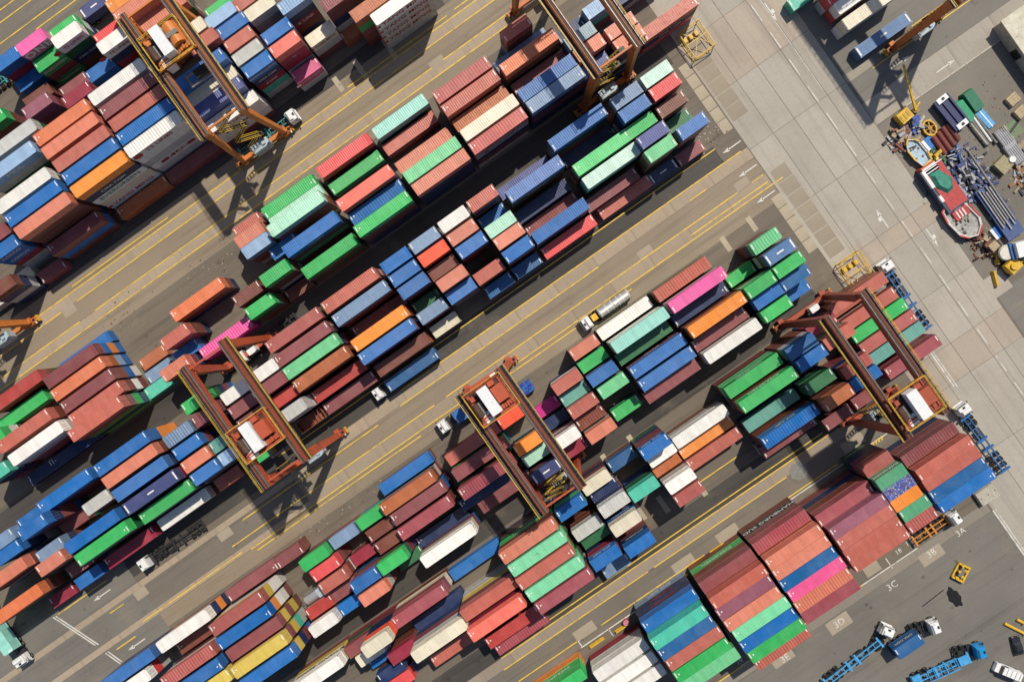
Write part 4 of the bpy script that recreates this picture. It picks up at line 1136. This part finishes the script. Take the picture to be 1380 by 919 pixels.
def car(x, v, rz, label, L, W_, hgt, paint, cat):
    t = thing('parked_van' if cat == 'van' else 'parked_car', (x, -v, 0), rz, label, cat)
    b = MB(); b.box(-L/2, L/2, -W_/2, W_/2, .35, hgt*.58, 0, None, (.06, .05))
    if cat == 'van': b.box(-L/2+.1, L/2-1.1, -W_/2+.06, W_/2-.06, hgt*.58, hgt, 0, None, (.12, .14))
    else: b.box(-L/2+.6, L/2-1.2, -W_/2+.1, W_/2-.1, hgt*.58, hgt, 0, None, (.5, .16))
    obj('body', b, paint, t)
    g = MB()
    if cat == 'van': g.box(L/2-1.12, L/2-.98, -W_/2+.2, W_/2-.2, hgt*.6, hgt*.92); g.box(-L/2+.08, -L/2+.2, -W_/2+.3, W_/2-.3, hgt*.62, hgt*.9); g.box(L/2-2.2, L/2-1.3, -W_/2+.03, W_/2-.03, hgt*.64, hgt*.86)
    else: g.box(-L/2+.72, L/2-1.4, -W_/2+.16, W_/2-.16, hgt*.62, hgt*.9)
    struct(obj('window', g, M_GLASS, t), 'stuff')
    if cat == 'van':
        g = MB()
        for i in range(4): g.box(-L/2+.7+i*.9, -L/2+.78+i*.9, -W_/2+.25, W_/2-.25, hgt, hgt+.06)
        obj('roof_rack', g, M_STEEL, t)
    for xx in (-L/2+.9, L/2-.9):
        for s in (-1, 1): w = MB(); w.cyl((xx, s*W_/2, .34), (xx, s*(W_/2-.24), .34), .34, 14); obj('wheel', w, M_RUBBER, t)
    g = MB()
    for s in (-1, 1): g.box(L/2-.04, L/2+.02, s*(W_/2-.3)-.16, s*(W_/2-.3)+.16, .6, .78)
    obj('headlight', g, M_SILV, t)
    return t
car(37.9, 114.0, R(123), 'white van with dark windows in the bottom right corner', 5.4, 1.95, 2.2, M_WCAB, 'van')
car(42.6, 111.0, R(70), 'small dark car parked beside the yellow post', 3.9, 1.7, 1.45, plain('dark_car_paint', (.03, .03, .04), .25), 'car')

# ------------------------------------------------------------------ smaller things in the lanes and yard
def cage(x, v, label, rz=0):
    t = thing('steel_cage', (x, -v, 0), rz, label, 'cage', 'yellow steel cages on the road'); d = MB(); a, b, h = 2.4, 3.0, 2.3
    for z in (.12, h):
        for p, q in (((-a, -b), (a, -b)), ((a, -b), (a, b)), ((a, b), (-a, b)), ((-a, b), (-a, -b))): d.bar((*p, z), (*q, z), .13, .13)
    for p in ((-a, -b), (a, -b), (a, b), (-a, b)): d.bar((*p, 0), (*p, h), .13, .13)
    d.bar((-a, 0, h), (a, 0, h), .13, .13); obj('frame', d, M_YEL, t)
    d = MB()
    for p, q in (((-a, -b), (0, 0)), ((a, -b), (0, 0)), ((-a, b), (0, 0))): d.bar((*p, h), (*q, h), .1, .1)
    for s in (-1, 1): d.bar((-a, s*b, .1), (a, s*b, h), .1, .1); d.bar((s*a, -b, .1), (s*a, b, h), .1, .1)
    obj('brace', d, M_YEL, t)
    d = MB()
    for i in range(3): d.box(-1.9+i*1.3, -1.2+i*1.3, .8, 1.8, .1, .9)
    obj('spreader_block', d, M_YEL, t)
cage(58.9, -27.2, 'yellow steel cage on the road by the maroon container end'); cage(58.9, 29.2, 'yellow steel cage on the road by the white cab')
def yellow_barrier(x, v, label):
    t = thing('kerb_barrier', (x, -v, 0), 0, label, 'barrier', 'yellow barriers along the lane'); d = MB(); d.box(-1.75, 1.75, -.32, .32, 0, .3); d.box(-1.7, 1.7, -.2, .2, .3, .75, 0, None, (.06, .05)); obj('barrier_body', d, M_YEL, t)
    d = MB(); [d.box(-1.5+i, -1.3+i, -.33, .33, .05, .22) for i in range(4)]; obj('foot', d, M_DARK, t)
yellow_barrier(-27.7, 62.3, 'yellow barrier by the white marked bay at the bottom'); yellow_barrier(-5.9, 61.2, 'yellow barrier by the blue and grey stack'); yellow_barrier(3.9, 60.2, 'yellow barrier above the stack with the green lettered side'); yellow_barrier(-21.5, 62.7, 'dirty yellow barrier beside the red bin')
t = thing('waste_bin', (-20.2, -62.0, 0), .3, 'small red bin beside the barrier', 'bin'); d = MB(); d.cyl((0, 0, 0), (0, 0, 1.1), .55, 14, 0, .62); obj('bin_body', d, plain('bin_red', (.5, .03, .08)), t); d = MB(); d.cyl((0, 0, 1.1), (0, 0, 1.22), .64, 14); obj('lid', d, plain('bin_lid', (.6, .2, .25)), t)
t = thing('lifting_frame', (41.8, -92.2, 0), .5, 'yellow lifting frame lying on the oily yard ground', 'frame'); d = MB()
for y in (-1.2, 0, 1.2): d.bar((-1.7, y, .35), (1.7, y, .35), .32, .5)
d.bar((-1.6, -1.3, .6), (-1.6, 1.3, .6), .4, .4); d.bar((1.5, -1.3, .6), (1.5, 1.3, .6), .4, .4); obj('frame', d, M_YEL, t)
d = MB(); [d.cyl((-1.4+i*.7, .5*(-1)**i, .6), (-1.4+i*.7, .5*(-1)**i, 1.0), .3, 10) for i in range(5)]; obj('pulley', d, M_YEL, t); d = MB(); d.box(-.9, .9, -.5, .5, .6, .95); obj('motor', d, M_STEEL, t)
for x, v, L, lab in ((44.2, 108.0, 4.6, 'long yellow post lying by the dark car'), (46.0, 107.4, 1.6, 'short yellow post at the right edge')):
    t = thing('steel_post', (x, -v, 0), R(118), lab, 'post'); d = MB(); d.cyl((-L/2, 0, .3), (L/2, 0, .3), .3, 14); obj('post_body', d, M_YEL, t); d = MB(); d.box(-L/2-.1, -L/2+.12, -.42, .42, 0, .7); obj('foot_plate', d, M_YEL, t)
t = thing('concrete_block', (54.9, -81.8, 0), 0, 'pale concrete block beside the bright blue container end', 'block'); d = MB(); d.box(-2.1, 2.1, -1.5, 1.5, 0, 1.2, 0, None, (.05, .05)); obj('block_body', d, M_CONC, t); d = MB(); [d.box(-1.6+i*1.6, -1.4+i*1.6, -.1, .1, 1.2, 1.32) for i in range(3)]; obj('lifting_eye', d, M_STEEL, t)
t = thing('blue_bin', (-10.9, -10.5, 0), .0, 'blue open-topped box with a crumpled blue cover in the lane', 'skip'); t.name = 'cargo_skip'; d = MB(); d.box(-3.0, 3.0, -1.2, 1.2, 0, 2.3); obj('skip_wall', d, M_BLUEP, t); d = MB(); rz_ = random.Random(5)
for i in range(26): x = rz_.uniform(-2.8, 2.8); y = rz_.uniform(-1.05, 1.05); d.box(x-.35, x+.35, y-.25, y+.25, 2.3, 2.36+rz_.random()*.25, 0, Matrix.Rotation(rz_.uniform(-.1, .1), 4, 'Z'), (.15, .1))
obj('cover', d, plain('blue_cover', (.025, .06, .42), .5, vary=.5, scale=1.2), t)
t = thing('tank_container', (-69.0, -20.2, 0), 0, 'silver tank container in its frame beside the rust red stack', 'container'); t.location = (-66.9, -20.0, 5.35); d = MB(); d.cyl((-2.8, 0, 1.25), (2.8, 0, 1.25), 1.1, 20); obj('tank_shell', d, M_SILV, t)
d = MB()
for y in (-1.15, 1.15):
    for z in (.1, 2.45): d.bar((-3, y, z), (3, y, z), .13, .13)
    for x in (-3, 3): d.bar((x, y, 0), (x, y, 2.5), .14, .14)
for x in (-3, 3): d.bar((x, -1.15, 2.45), (x, 1.15, 2.45), .13, .13)
obj('frame', d, M_STEEL, t); d = MB(); d.box(.2, 2.2, -.9, .9, 2.38, 2.44); obj('walkway', d, M_GREYB, t)
for x, v, s, lab in ((46.4, 47.4, 1, 'heap of white scrap beside the blue container'), (26.6, 56.6, 0, 'steel grid cover set in the lane')):
    t = thing('scrap_heap' if s else 'grid_cover', (x, -v, 0), .2, lab, 'scrap' if s else 'cover'); d = MB(); rr = random.Random(4)
    if s: [d.box(a-.5, a+.5, b-.3, b+.3, 0, .4+rr.random()*.5, 0, Matrix.Rotation(a, 4, 'Z'), (.2, .1)) for a, b in ((-.5, 0), (.4, .3), (.2, -.5), (-.2, .6))]
    else: d.prism([(cos(i*pi/4)*2+.0, sin(i*pi/4)*1.9) for i in range(8)], 0, .05); [d.box(-1.5, 1.5, -1.3+i*.55, -1.15+i*.55, .05, .09) for i in range(5)]
    obj('heap_piece' if s else 'grid_bar', d, M_WCAB if s else plain('worn_cover', (.22, .22, .20)), t)
# ------------------------------------------------------------------ scrap and repair yard at the upper right
def kerb(name, u0, u1, v0, v1, h=.14):
    root = struct(link(name, None, None, ((u0+u1)/2, -(v0+v1)/2, 0))); L = u1-u0 if u1-u0 > v1-v0 else v1-v0; n = int(L/3.5)
    for i in range(n):
        d = MB()
        if u1-u0 > v1-v0: a = u0+(u1-u0)*i/n-(u0+u1)/2; d.box(a+.03, a+L/n-.03, (v0-v1)/2, (v1-v0)/2, 0, h)
        else: a = v0+(v1-v0)*i/n-(v0+v1)/2; d.box((u0-u1)/2, (u1-u0)/2, a+.03, a+L/n-.03, 0, h)
        obj('kerb_stone', d, G_SLAB, root).color = (.52, .49, .42, 1)
    return root
kerb('kerb', 86, 140, 7.7, 8.0)
def hull(name, x, v, rz, L, B, hgt, label, m_hull, m_deck, m_trim):
    t = thing(name, (x, -v, 0), rz, label, 'boat', 'old boats dumped in the scrap yard')
    out = [(-L/2, -B*.36), (-L*.2, -B/2), (L*.2, -B/2), (L*.38, -B*.33), (L/2, 0), (L*.38, B*.33), (L*.2, B/2), (-L*.2, B/2), (-L/2, B*.36)]
    d = MB(); n = len(out); inn = [(p*.92, q*.84) for p, q in out]; low = [(p*.9, q*.7) for p, q in out]
    k = 0; d.v += [(p, q, 0.05) for p, q in low]+[(p, q, hgt) for p, q in out]+[(p, q, hgt) for p, q in inn]+[(p, q, hgt-.45) for p, q in inn]
    for a in range(3):
        for i in range(n): j = (i+1) % n; d.f.append((a*n+i, a*n+j, (a+1)*n+j, (a+1)*n+i)); d.m.append(0)
    d.f.append(tuple(range(n-1, -1, -1))); d.m.append(0); obj('hull', d, m_hull, t)
    d = MB(); d.prism([(p*.99, q*.99) for p, q in inn], hgt-.47, hgt-.40); obj('deck', d, m_deck, t)
    d = MB()
    for i in range(n):
        j = (i+1) % n
        if i % 2 == 0: d.bar((*out[i], hgt+.06), (*out[j], hgt+.06), .3, .14)
    struct(obj('gunwale', d, m_trim, t), 'stuff'); return t
REDP = plain('boat_red', (.46, .05, .045), .5, dirt=.3); PALEB = plain('pale_blue_deck', (.42, .56, .66), .6, dirt=.4); GREYD = plain('grey_rubble_deck', (.40, .39, .36), .8, vary=.4, scale=1.5, dirt=.4); GREENT = plain('green_tarpaulin', (.03, .24, .17), .5, vary=.45, scale=.8); GREENS = plain('green_sheet', (.01, .30, .14), .5, vary=.3, scale=.5)
b = hull('small_boat', 82.3, 16.6, R(95), 6.2, 3.0, 1.3, 'small boat with a pale blue deck and yellow bow', plain('boat_white', (.6, .58, .52), dirt=.5), PALEB, M_YEL)
d = MB(); [d.cyl((x, y, .9), (x, y, 1.2), .22, 10) for x, y in ((1, .6), (.4, -.8), (-1, .9), (-1.4, -.5))]; obj('winch', d, M_STEEL, b)
t = thing('boat_cabin', (82.0, -20.8, 0), 0, 'striped orange red cabin top between the two boats', 'cabin'); d = MB(); d.box(-1.7, 1.7, -1.1, 1.1, 0, 2.0, 0, None, (.1, .1)); obj('cabin_body', d, plain('cabin_orange', (.5, .10, .04)), t); d = MB(); [d.box(-1.5, 1.5, -.7+i*.6, -.5+i*.6, 2.0, 2.06) for i in range(3)]; obj('stripe', d, M_WCAB, t)
t = thing('flat_barge', (82.3, -25.3, 0), 0, 'red decked barge with a green tarpaulin and a white wheelhouse side', 'boat', 'old boats dumped in the scrap yard')
d = MB(); d.box(-2.3, 2.6, -5.2, 5.0, 0, 1.9, 0, None, (.1, .1)); obj('hull', d, plain('barge_side', (.05, .08, .14), dirt=.5), t)
d = MB(); d.box(-1.7, 2.4, -4.8, 4.8, 1.9, 2.0); obj('deck', d, REDP, t)
d = MB(); d.box(-2.4, -1.75, 1.0, 4.9, 1.9, 2.6); d.box(-2.3, -1.75, -2.4, -1.0, 1.9, 2.5); d.box(-1.9, 2.5, 4.75, 4.95, 1.95, 2.25); obj('bulwark', d, M_WCAB, t)
d = MB(); d.prism([(-1.2, 3.6), (-1.5, .5), (-.2, -1.6), (1.3, -1.3), (2.2, .6), (1.0, 3.4)][::-1], 2.0, 2.7, 0, .35); obj('tarpaulin', d, GREENT, t)
d = MB(); d.box(-1.6, 1.6, -7.4, -5.4, 0, 1.6); obj('stern_cabin', d, REDP, t); d = MB(); [d.box(-.9+i*.7, -.65+i*.7, -7.2, -5.6, 1.6, 1.66) for i in range(3)]; obj('stripe', d, M_WCAB, t)
b = hull('work_boat', 82.0, 33.2, R(-80), 8.6, 5.6, 1.5, 'wide red and white boat with rubble on its grey deck', plain('boat_white_red', (.66, .60, .56), dirt=.3), GREYD, REDP)
d = MB(); rr = random.Random(9); [d.box(x-.3, x+.3, y-.25, y+.25, 1.1, 1.3+rr.random()*.5, 0, None, (.1, .1)) for x, y in [(rr.uniform(-2.5, 2.5), rr.uniform(-1.6, 1.6)) for _ in range(22)]]; obj('rubble', d, GREYD, b)
d = MB(); d.prism([(-2.8, .3), (-1.6, .2), (-1.4, 1.5), (-2.6, 1.6)], 1.12, 1.3); obj('blue_sheet', d, plain('pale_blue_sheet', (.30, .52, .62)), b)
# barrels, machines and heaps
for i in range(4):
    t = thing('steel_pipe', (86.7+i*1.25, -18.2+.25*i, 0), R(90), '%s maroon steel pipe lying beside the blue scrap' % ['leftmost', 'second', 'third', 'rightmost'][i], 'pipe', 'maroon pipes lying in a row'); d = MB(); d.cyl((-2.2+.2*(i == 0), 0, .62), (2.2-.3*(i == 3), 0, .62), .6, 16); obj('pipe_body', d, plain('pipe_maroon_%d' % i, (.22-.02*i, .045, .035), .55, dirt=.4), t); d = MB(); [d.cyl((x, 0, .62), (x+.1, 0, .62), .64, 16) for x in (-1.5, 0, 1.4)]; obj('pipe_band', d, plain('pipe_band_%d' % i, (.16, .04, .03)), t)
t = thing('generator', (83.9, -9.3, 0), .12, 'yellow generator of the boom machine by the kerb', 'generator'); d = MB(); d.box(-1.4, 1.4, -1.2, 1.2, .5, 2.1, 0, None, (.06, .06)); obj('engine_cover', d, M_YEL, t); d = MB(); [d.box(-1.1+i*.8, -.6+i*.8, -.7, .7, 2.1, 2.2) for i in range(3)]; obj('vent', d, plain('vent_yellow', (.5, .30, .02)), t); d = MB(); [d.cyl((x, y-.2, .4), (x, y+.2, .4), .4, 12) for x in (-1, 1) for y in (-1.1, 1.1)]; obj('wheel', d, M_RUBBER, t)
t = thing('boom_lift', (86.2, -9.6, 0), 0, 'yellow boom reaching out over the pale road from the kerb', 'boom'); d = MB(); d.box(-1.2, 1.2, -.5, .5, .3, 1.2); d.cyl((0, 0, 1.2), (0, 0, 2.0), .5, 12); obj('turret', d, plain('boom_base', (.30, .20, .05), dirt=.6), t)
d = MB(); d.bar((0, 0, 2.0), (1.9, 8.9, 4.2), .42, .5, 0, .3, .32); d.bar((-2, -.8, 1.2), (1.8, .9, 1.6), .3, .3); obj('boom', d, M_YEL, t); d = MB(); [d.cyl((.45+i*.42, 2.2+i*2.0, 2.5+i*.5), (.95+i*.42, 2.3+i*2.0, 2.5+i*.5), .14, 8) for i in range(4)]; obj('lamp', d, M_WCAB, t)
t = thing('cable_reel', (87.2, -14.2, 0), 0, 'yellow cable reel lying flat by the blue press', 'reel'); d = MB(); n = 20
for i in range(n): a = 2*pi*i/n; b_ = 2*pi*(i+1)/n; d.bar((cos(a)*1.2, sin(a)*1.6, .5), (cos(b_)*1.2, sin(b_)*1.6, .5), .3, .5)
obj('rim', d, M_YEL, t); d = MB(); [d.bar((-1.1*cos(a), -1.5*sin(a), .5), (1.1*cos(a), 1.5*sin(a), .5), .2, .2) for a in (0, 1, 2)]; d.cyl((0, 0, .2), (0, 0, .8), .45, 12); obj('spoke', d, plain('reel_spoke', (.45, .22, .03)), t)
t = thing('blue_press', (92.0, -14.0, 0), R(4), 'dark blue machine frame with two white end plates', 'machine'); t.name = 'press_frame'; d = MB(); d.box(-1.5, 1.5, -3.4, 3.4, .2, 1.3); d.box(-1.7, -1.3, -3.6, 3.6, 1.2, 1.7); d.box(1.3, 1.7, -3.6, 3.6, 1.2, 1.7); d.box(-.3, .1, -3, 3, 1.3, 1.6); obj('bed', d, plain('navy_machine', (.025, .035, .12), dirt=.4), t)
d = MB(); [d.box(-1.2, 1.2, y-.55, y+.55, 1.7, 1.95) for y in (-3.2, 3.2)]; obj('end_plate', d, M_WCAB, t); d = MB(); [d.cyl((.1, y, 1.95), (.1, y, 2.1), .3, 10) for y in (-3.2, 3.2)]; struct(obj('port', d, M_DARK, t), 'stuff')
t = thing('green_tent', (95.6, -15.2, 0), 0, 'bright green sheeted bin with its dark green lid', 'bin'); t.name = 'sheeted_bin'; d = MB(); d.prism([(-2.4, 2.6), (-2.9, -.6), (-1.2, -3.2), (.2, -2.4), (0, 2.2)][::-1], 0, 1.1, 0, .12); obj('sheet', d, GREENS, t); d = MB(); d.box(.1, 2.6, -1.8, 2.9, 0, 1.6, 0, None, (.2, .2)); obj('lid', d, plain('deep_green', (.01, .16, .08)), t)
for i, (x, v, L, m_) in enumerate(((95.0, 19.6, 8.2, M_STEEL), (95.6, 19.9, 7.4, M_WCAB), (96.2, 20.4, 7.8, M_STEEL), (94.4, 20.2, 6.8, M_CONC))):
    t = thing('long_pipe', (x, -v, 0), R(90+i), ['grey bundle pipe nearest the pink stripe', 'white pipe second in the bundle', 'grey pipe on the right of the bundle', 'dull concrete pole left of the pipe bundle'][i], 'pipe', 'pipes bundled in the scrap yard'); d = MB(); d.cyl((-L/2, 0, .3+.1*i), (L/2, 0, .3+.1*i), .26, 10); obj('pipe_body', d, m_, t); d = MB(); d.cyl((-L/2-.05, 0, .3+.1*i), (-L/2+.2, 0, .3+.1*i), .31, 10); obj('collar', d, M_STEEL, t)
t = thing('folded_cover', (97.3, -19.0, 0), .1, 'bright blue folded cover beside the pipe bundle', 'cover'); d = MB(); d.box(-.9, .9, -2.3, 2.3, 0, .6, 0, None, (.1, .2)); obj('cover_body', d, M_LBLUE, t); d = MB(); d.box(-.1, .15, -2.2, 2.2, .6, .66); obj('strap', d, M_WCAB, t)
for x, v, rz, lab in ((86.0, 16.6, .1, 'blue and white striped board by the maroon pipes'), (87.1, 39.2, .05, 'blue and white striped board beside the brown scrap')):
    t = thing('sign_board', (x, -v, 0), rz, lab, 'board', 'striped boards in the scrap yard'); d = MB(); d.box(-1.0, .7, -1.2, 1.2, 0, .5); obj('board_panel', d, plain('board_blue', (.02, .17, .50)), t); d = MB(); d.box(-1.6, -1.0, -1.2, 1.2, 0, .5); obj('white_edge', d, M_WCAB, t); d = MB(); d.box(.7, 1.15, -1.3, 1.3, 0, .55); obj('orange_edge', d, plain('board_orange', (.7, .30, .06)), t)
def heap(x, v, n, su, sv, mats_, label, seed, hmax=1.3, lo=.25, hi=.9, name='scrap_heap'):
    rr = random.Random(seed); t = thing(name, (x, -v, 0), 0, label, 'scrap'); bins = [MB() for _ in mats_]
    for i in range(n):
        a = rr.gauss(0, su*.5); b_ = rr.gauss(0, sv*.5); L = rr.uniform(lo, hi); w_ = rr.uniform(.1, .35); ang = rr.choice((0, .5*pi))+rr.gauss(0, .35); z = rr.random()*hmax*max(0.15, 1-abs(a)/su)
        rr.choice(bins).box(-L, L, -w_, w_, z*.3, z+.18, 0, Matrix.Translation((a, b_, 0)) @ Matrix.Rotation(ang, 4, 'Z') @ Matrix.Rotation(rr.gauss(0, .12), 4, 'Y'))
    for b_, m_, nm in zip(bins, mats_, ('scrap_beam', 'scrap_plate', 'scrap_bracket', 'scrap_bit')): struct(obj(nm, b_, m_, t), 'stuff')
    return t
NB = plain('scrap_navy', (.045, .065, .20), .6, vary=.5, dirt=.4); NB2 = plain('scrap_blue', (.07, .12, .30), .6, vary=.4, dirt=.4); NB3 = plain('scrap_dark', (.04, .04, .05), .7, vary=.4); NB4 = plain('scrap_pale', (.36, .36, .38), .6)
heap(87.9, 24.6, 150, 4.6, 4.6, [NB, NB2, NB3, NB4], 'tangled heap of dark blue steel parts beside the barge', 3); heap(88.9, 29.0, 100, 3.4, 3.4, [NB2, NB, NB3, NB4], 'lower heap of blue steel sheets by the long pole', 8)
heap(83.3, 39.9, 90, 2.2, 3.2, [plain('rust_brown', (.06, .022, .016), .8, vary=.5), plain('rust_light', (.20, .09, .05), .8, vary=.4), NB3, plain('scrap_tan', (.40, .30, .20))], 'dark rusty heap of scrap with a tan board', 5)
heap(81.6, 12.8, 70, 2.6, 3.2, [plain('rust_pipe', (.22, .08, .06), .7), NB4, NB3, plain('scrap_tan_two', (.36, .26, .16))], 'pile of reddish pipes and pale scrap by the road edge', 6); heap(89.5, 35.6, 60, 2.0, 3.0, [NB3, plain('rust_brown_two', (.09, .04, .025)), NB2, NB4], 'small dark heap between the boat and the beam truck', 12, 1.0)
heap(85.8, 19.6, 50, 1.7, 2.2, [plain('olive_net', (.05, .09, .06)), GREENT, NB3, M_YEL], 'heap of green nets between the small boat and the pipes', 15, 1.0); heap(98.0, 34.0, 110, 3.0, 7.0, [plain('scrap_khaki', (.26, .22, .14)), NB3, plain('rust_orange', (.30, .14, .05)), NB4], 'mixed khaki scrap along the right edge', 18, .9); heap(85.6, 12.2, 40, 1.8, 1.4, [NB4, plain('bag_blue', (.03, .08, .35)), NB3, M_CONC], 'white and blue bags beside the yellow reel', 21, 1.0)
t = thing('steel_pole', (90.25, -27.0, 0), R(-90), 'long grey steel pole lying over the blue scrap', 'pole'); d = MB(); d.cyl((-5.2, 0, 1.7), (5.2, 0, 1.5), .2, 12, 0, .3); obj('pole_body', d, M_STEEL, t); d = MB(); d.box(-5.4, -5.0, -.3, .3, 1.4, 2.0); obj('base_plate', d, M_STEEL, t)
t = thing('beam_truck', (88.9, -37.4, 0), R(-90), 'blue flat truck loaded with long grey steel beams', 'truck'); d = MB(); d.box(-7.5, 4.5, -1.9, 1.9, .8, 1.2); obj('bed', d, plain('truck_bed_blue', (.06, .10, .24), dirt=.4), t)
for i in range(6): d = MB(); L0 = -7.3+.5*(i % 3); d.box(L0, L0+9.0-1.1*(i % 2), -1.5+i*.55, -1.25+i*.55, 1.25, 1.6); obj('steel_beam', d, M_STEEL if i % 2 else NB4, t)
[obj('wheel', (lambda w: (w.cyl((x, s*1.8, .5), (x, s*1.2, .5), .5, 12), w)[1])(MB()), M_RUBBER, t) for x in (-6, -4.8, 1, 3) for s in (-1, 1)]
t = thing('box_truck', (88.4, -44.6, 0), R(-20), 'white box truck body at the right edge', 'truck'); d = MB(); d.box(-2.6, 4.0, -1.6, 1.6, .9, 3.6, 0, None, (.1, .1)); obj('box_body', d, M_WCAB, t); d = MB(); d.box(-3.2, -2.6, -1.7, 1.7, .6, 2.6); obj('tail_frame', d, M_BLUEP, t); [obj('wheel', (lambda w: (w.cyl((x, s*1.5, .5), (x, s*1.0, .5), .5, 12), w)[1])(MB()), M_RUBBER, t) for x in (-1.6, 2.6) for s in (-1, 1)]
t = thing('wheel_loader', (84.9, -46.2, 0), R(10), 'yellow wheel loader by the white canopy', 'loader'); d = MB(); d.box(-1.7, 1.2, -1.3, 1.3, .7, 2.2, 0, None, (.1, .1)); d.cyl((-.4, 0, 2.2), (-.4, 0, 2.6), .75, 12); obj('loader_body', d, M_YEL, t); d = MB(); d.bar((1.0, -.7, 1.6), (4.0, -.7, 1.0), .3, .4); d.bar((1.0, .7, 1.6), (4.0, .7, 1.0), .3, .4); obj('lift_arm', d, M_YEL, t); [obj('wheel', (lambda w: (w.cyl((x, s*1.35, .7), (x, s*.8, .7), .7, 14), w)[1])(MB()), M_RUBBER, t) for x in (-1.1, .9) for s in (-1, 1)]
t = thing('cabin_canopy', (85.0, -43.3, 0), R(8), 'cream rounded canopy roof beside the yellow bucket', 'canopy'); d = MB(); d.prism([(cos(i*pi/6+.26)*1.75, sin(i*pi/6+.26)*1.6) for i in range(12)], 1.8, 2.2, 0, .1); obj('roof_panel', d, plain('canopy_cream', (.66, .62, .54)), t); d = MB(); [d.bar((x, y, 0), (x, y, 1.8), .12, .12) for x in (-1, 1) for y in (-1, 1)]; obj('post', d, M_DARK, t)
for x, v, lab in ((83.5, 43.2, 'yellow loader bucket by the cream canopy'), (80.9, 46.7, 'dirty yellow bucket on the stained ground')):
    t = thing('loader_bucket', (x, -v, 0), R(70), lab, 'bucket', 'loader buckets in the scrap yard'); d = MB(); d.box(-1.6, 1.6, -.45, .35, .1, .9, 0, None, (.05, .2)); obj('bucket_shell', d, M_YEL, t); d = MB(); [d.box(-1.5+i*.6, -1.3+i*.6, -.75, -.4, .1, .25) for i in range(6)]; obj('bucket_tooth', d, M_STEEL, t)
for x, v, sz, lab in ((103.8, 19.0, 1.5, 'tan block nearest the white roof'), (103.7, 22.0, 1.5, 'tan block below the other one'), (93.0, 16.6, 1.0, 'small tan crate beside the blue press'), (98.8, 22.8, .9, 'tan crate by the end of the pipes'), (83.9, 40.9, 1.2, 'tan board resting on the rusty heap')):
    t = thing('timber_crate', (x, -v, 0), R(8), lab, 'crate', 'tan crates in the scrap yard'); d = MB(); d.box(-sz*.8, sz*.8, -sz*.7, sz*.7, 0, .9 if 'board' not in lab else 1.6, 0, None, (.06, .06)); obj('crate_body', d, plain('crate_tan', (.46, .36, .22), dirt=.35), t); z_ = .9 if 'board' not in lab else 1.6; d = MB(); [d.box(-sz*.7, sz*.7, -sz*.5+i*sz*.4, -sz*.38+i*sz*.4, z_, z_+.05) for i in range(3)]; obj('crate_slat', d, plain('crate_slat', (.38, .28, .16)), t)
for x, v, lab in ((98.1, 24.6, 'grey slatted bundle above the green net'), (98.0, 28.0, 'grey slatted bundle by the khaki scrap'), (101.0, 30.5, 'grey slatted bundle at the right edge')):
    t = thing('sheet_bundle', (x, -v, 0), R(2), lab, 'bundle', 'grey sheet bundles'); d = MB(); d.box(-1.2, 1.2, -2.3, 2.3, 0, .9); obj('bundle_body', d, plain('bundle_grey', (.30, .30, .30)), t); d = MB(); [d.box(-1.05+i*.42, -.85+i*.42, -2.2, 2.2, .9, .98) for i in range(6)]; obj('sheet_rib', d, NB4, t)
t = thing('shed', (112.4, -11.0, 0), 0, 'cream flat-roofed shed in the upper right corner', 'shed'); d = MB(); d.box(-3.6, 8, -9.0, 6, 0, 3.4); obj('wall', d, M_CONC, t); d = MB(); d.box(-3.9, 8.3, -9.3, 6.3, 3.4, 3.7); obj('roof', d, plain('shed_roof', (.62, .58, .46), .8, vary=.2, scale=.6, dirt=.3), t); d = MB(); d.box(-3.66, -3.58, -2, 0, .1, 2.3); obj('door', d, M_DARK, t)
t = thing('pump_unit', (95.1, -28.6, 0), .2, 'khaki pump unit with a white tank', 'pump'); d = MB(); d.box(-1.8, 1.0, -1.4, 1.4, 0, 1.3); obj('pump_body', d, plain('khaki_paint', (.34, .29, .16), dirt=.4), t); d = MB(); d.cyl((1.4, -.4, 0), (1.4, -.4, 1.6), .65, 14); obj('water_tank', d, M_WCAB, t)
pad(100.5, 31.5, 4.6, 9.0, (.30, .245, .15), 'khaki_slab'); pad(100.5, 24.2, 4.0, 3.2, (.10, .20, .09), 'green_slab'); pad(80.9, 48.0, 4.5, 4.5, (.42, .39, .33), 'washed_slab')
d = MB(); d.bar((99, -24.6, .06), (112, -20, .06), .5, .06); struct(obj('drain_channel', d, M_DARK))
d = MB(); d.prism([(cos(i*pi/9)*1.15*(1+.18*sin(i*2.3)), sin(i*pi/9)*2.3*(1+.15*cos(i*1.7))) for i in range(18)], .01, .016); st_ = struct(obj('oil_stain', d, plain('oil_black', (.016, .015, .015), .35), None, (37.9, -96.0, .0))); d = MB(); d.bar((37.0, -93.5, .012), (31.5, -93.9, .012), .2, .008); struct(obj('oil_trail', d, plain('oil_black_trail', (.018, .016, .016), .4)))
settle_letters()
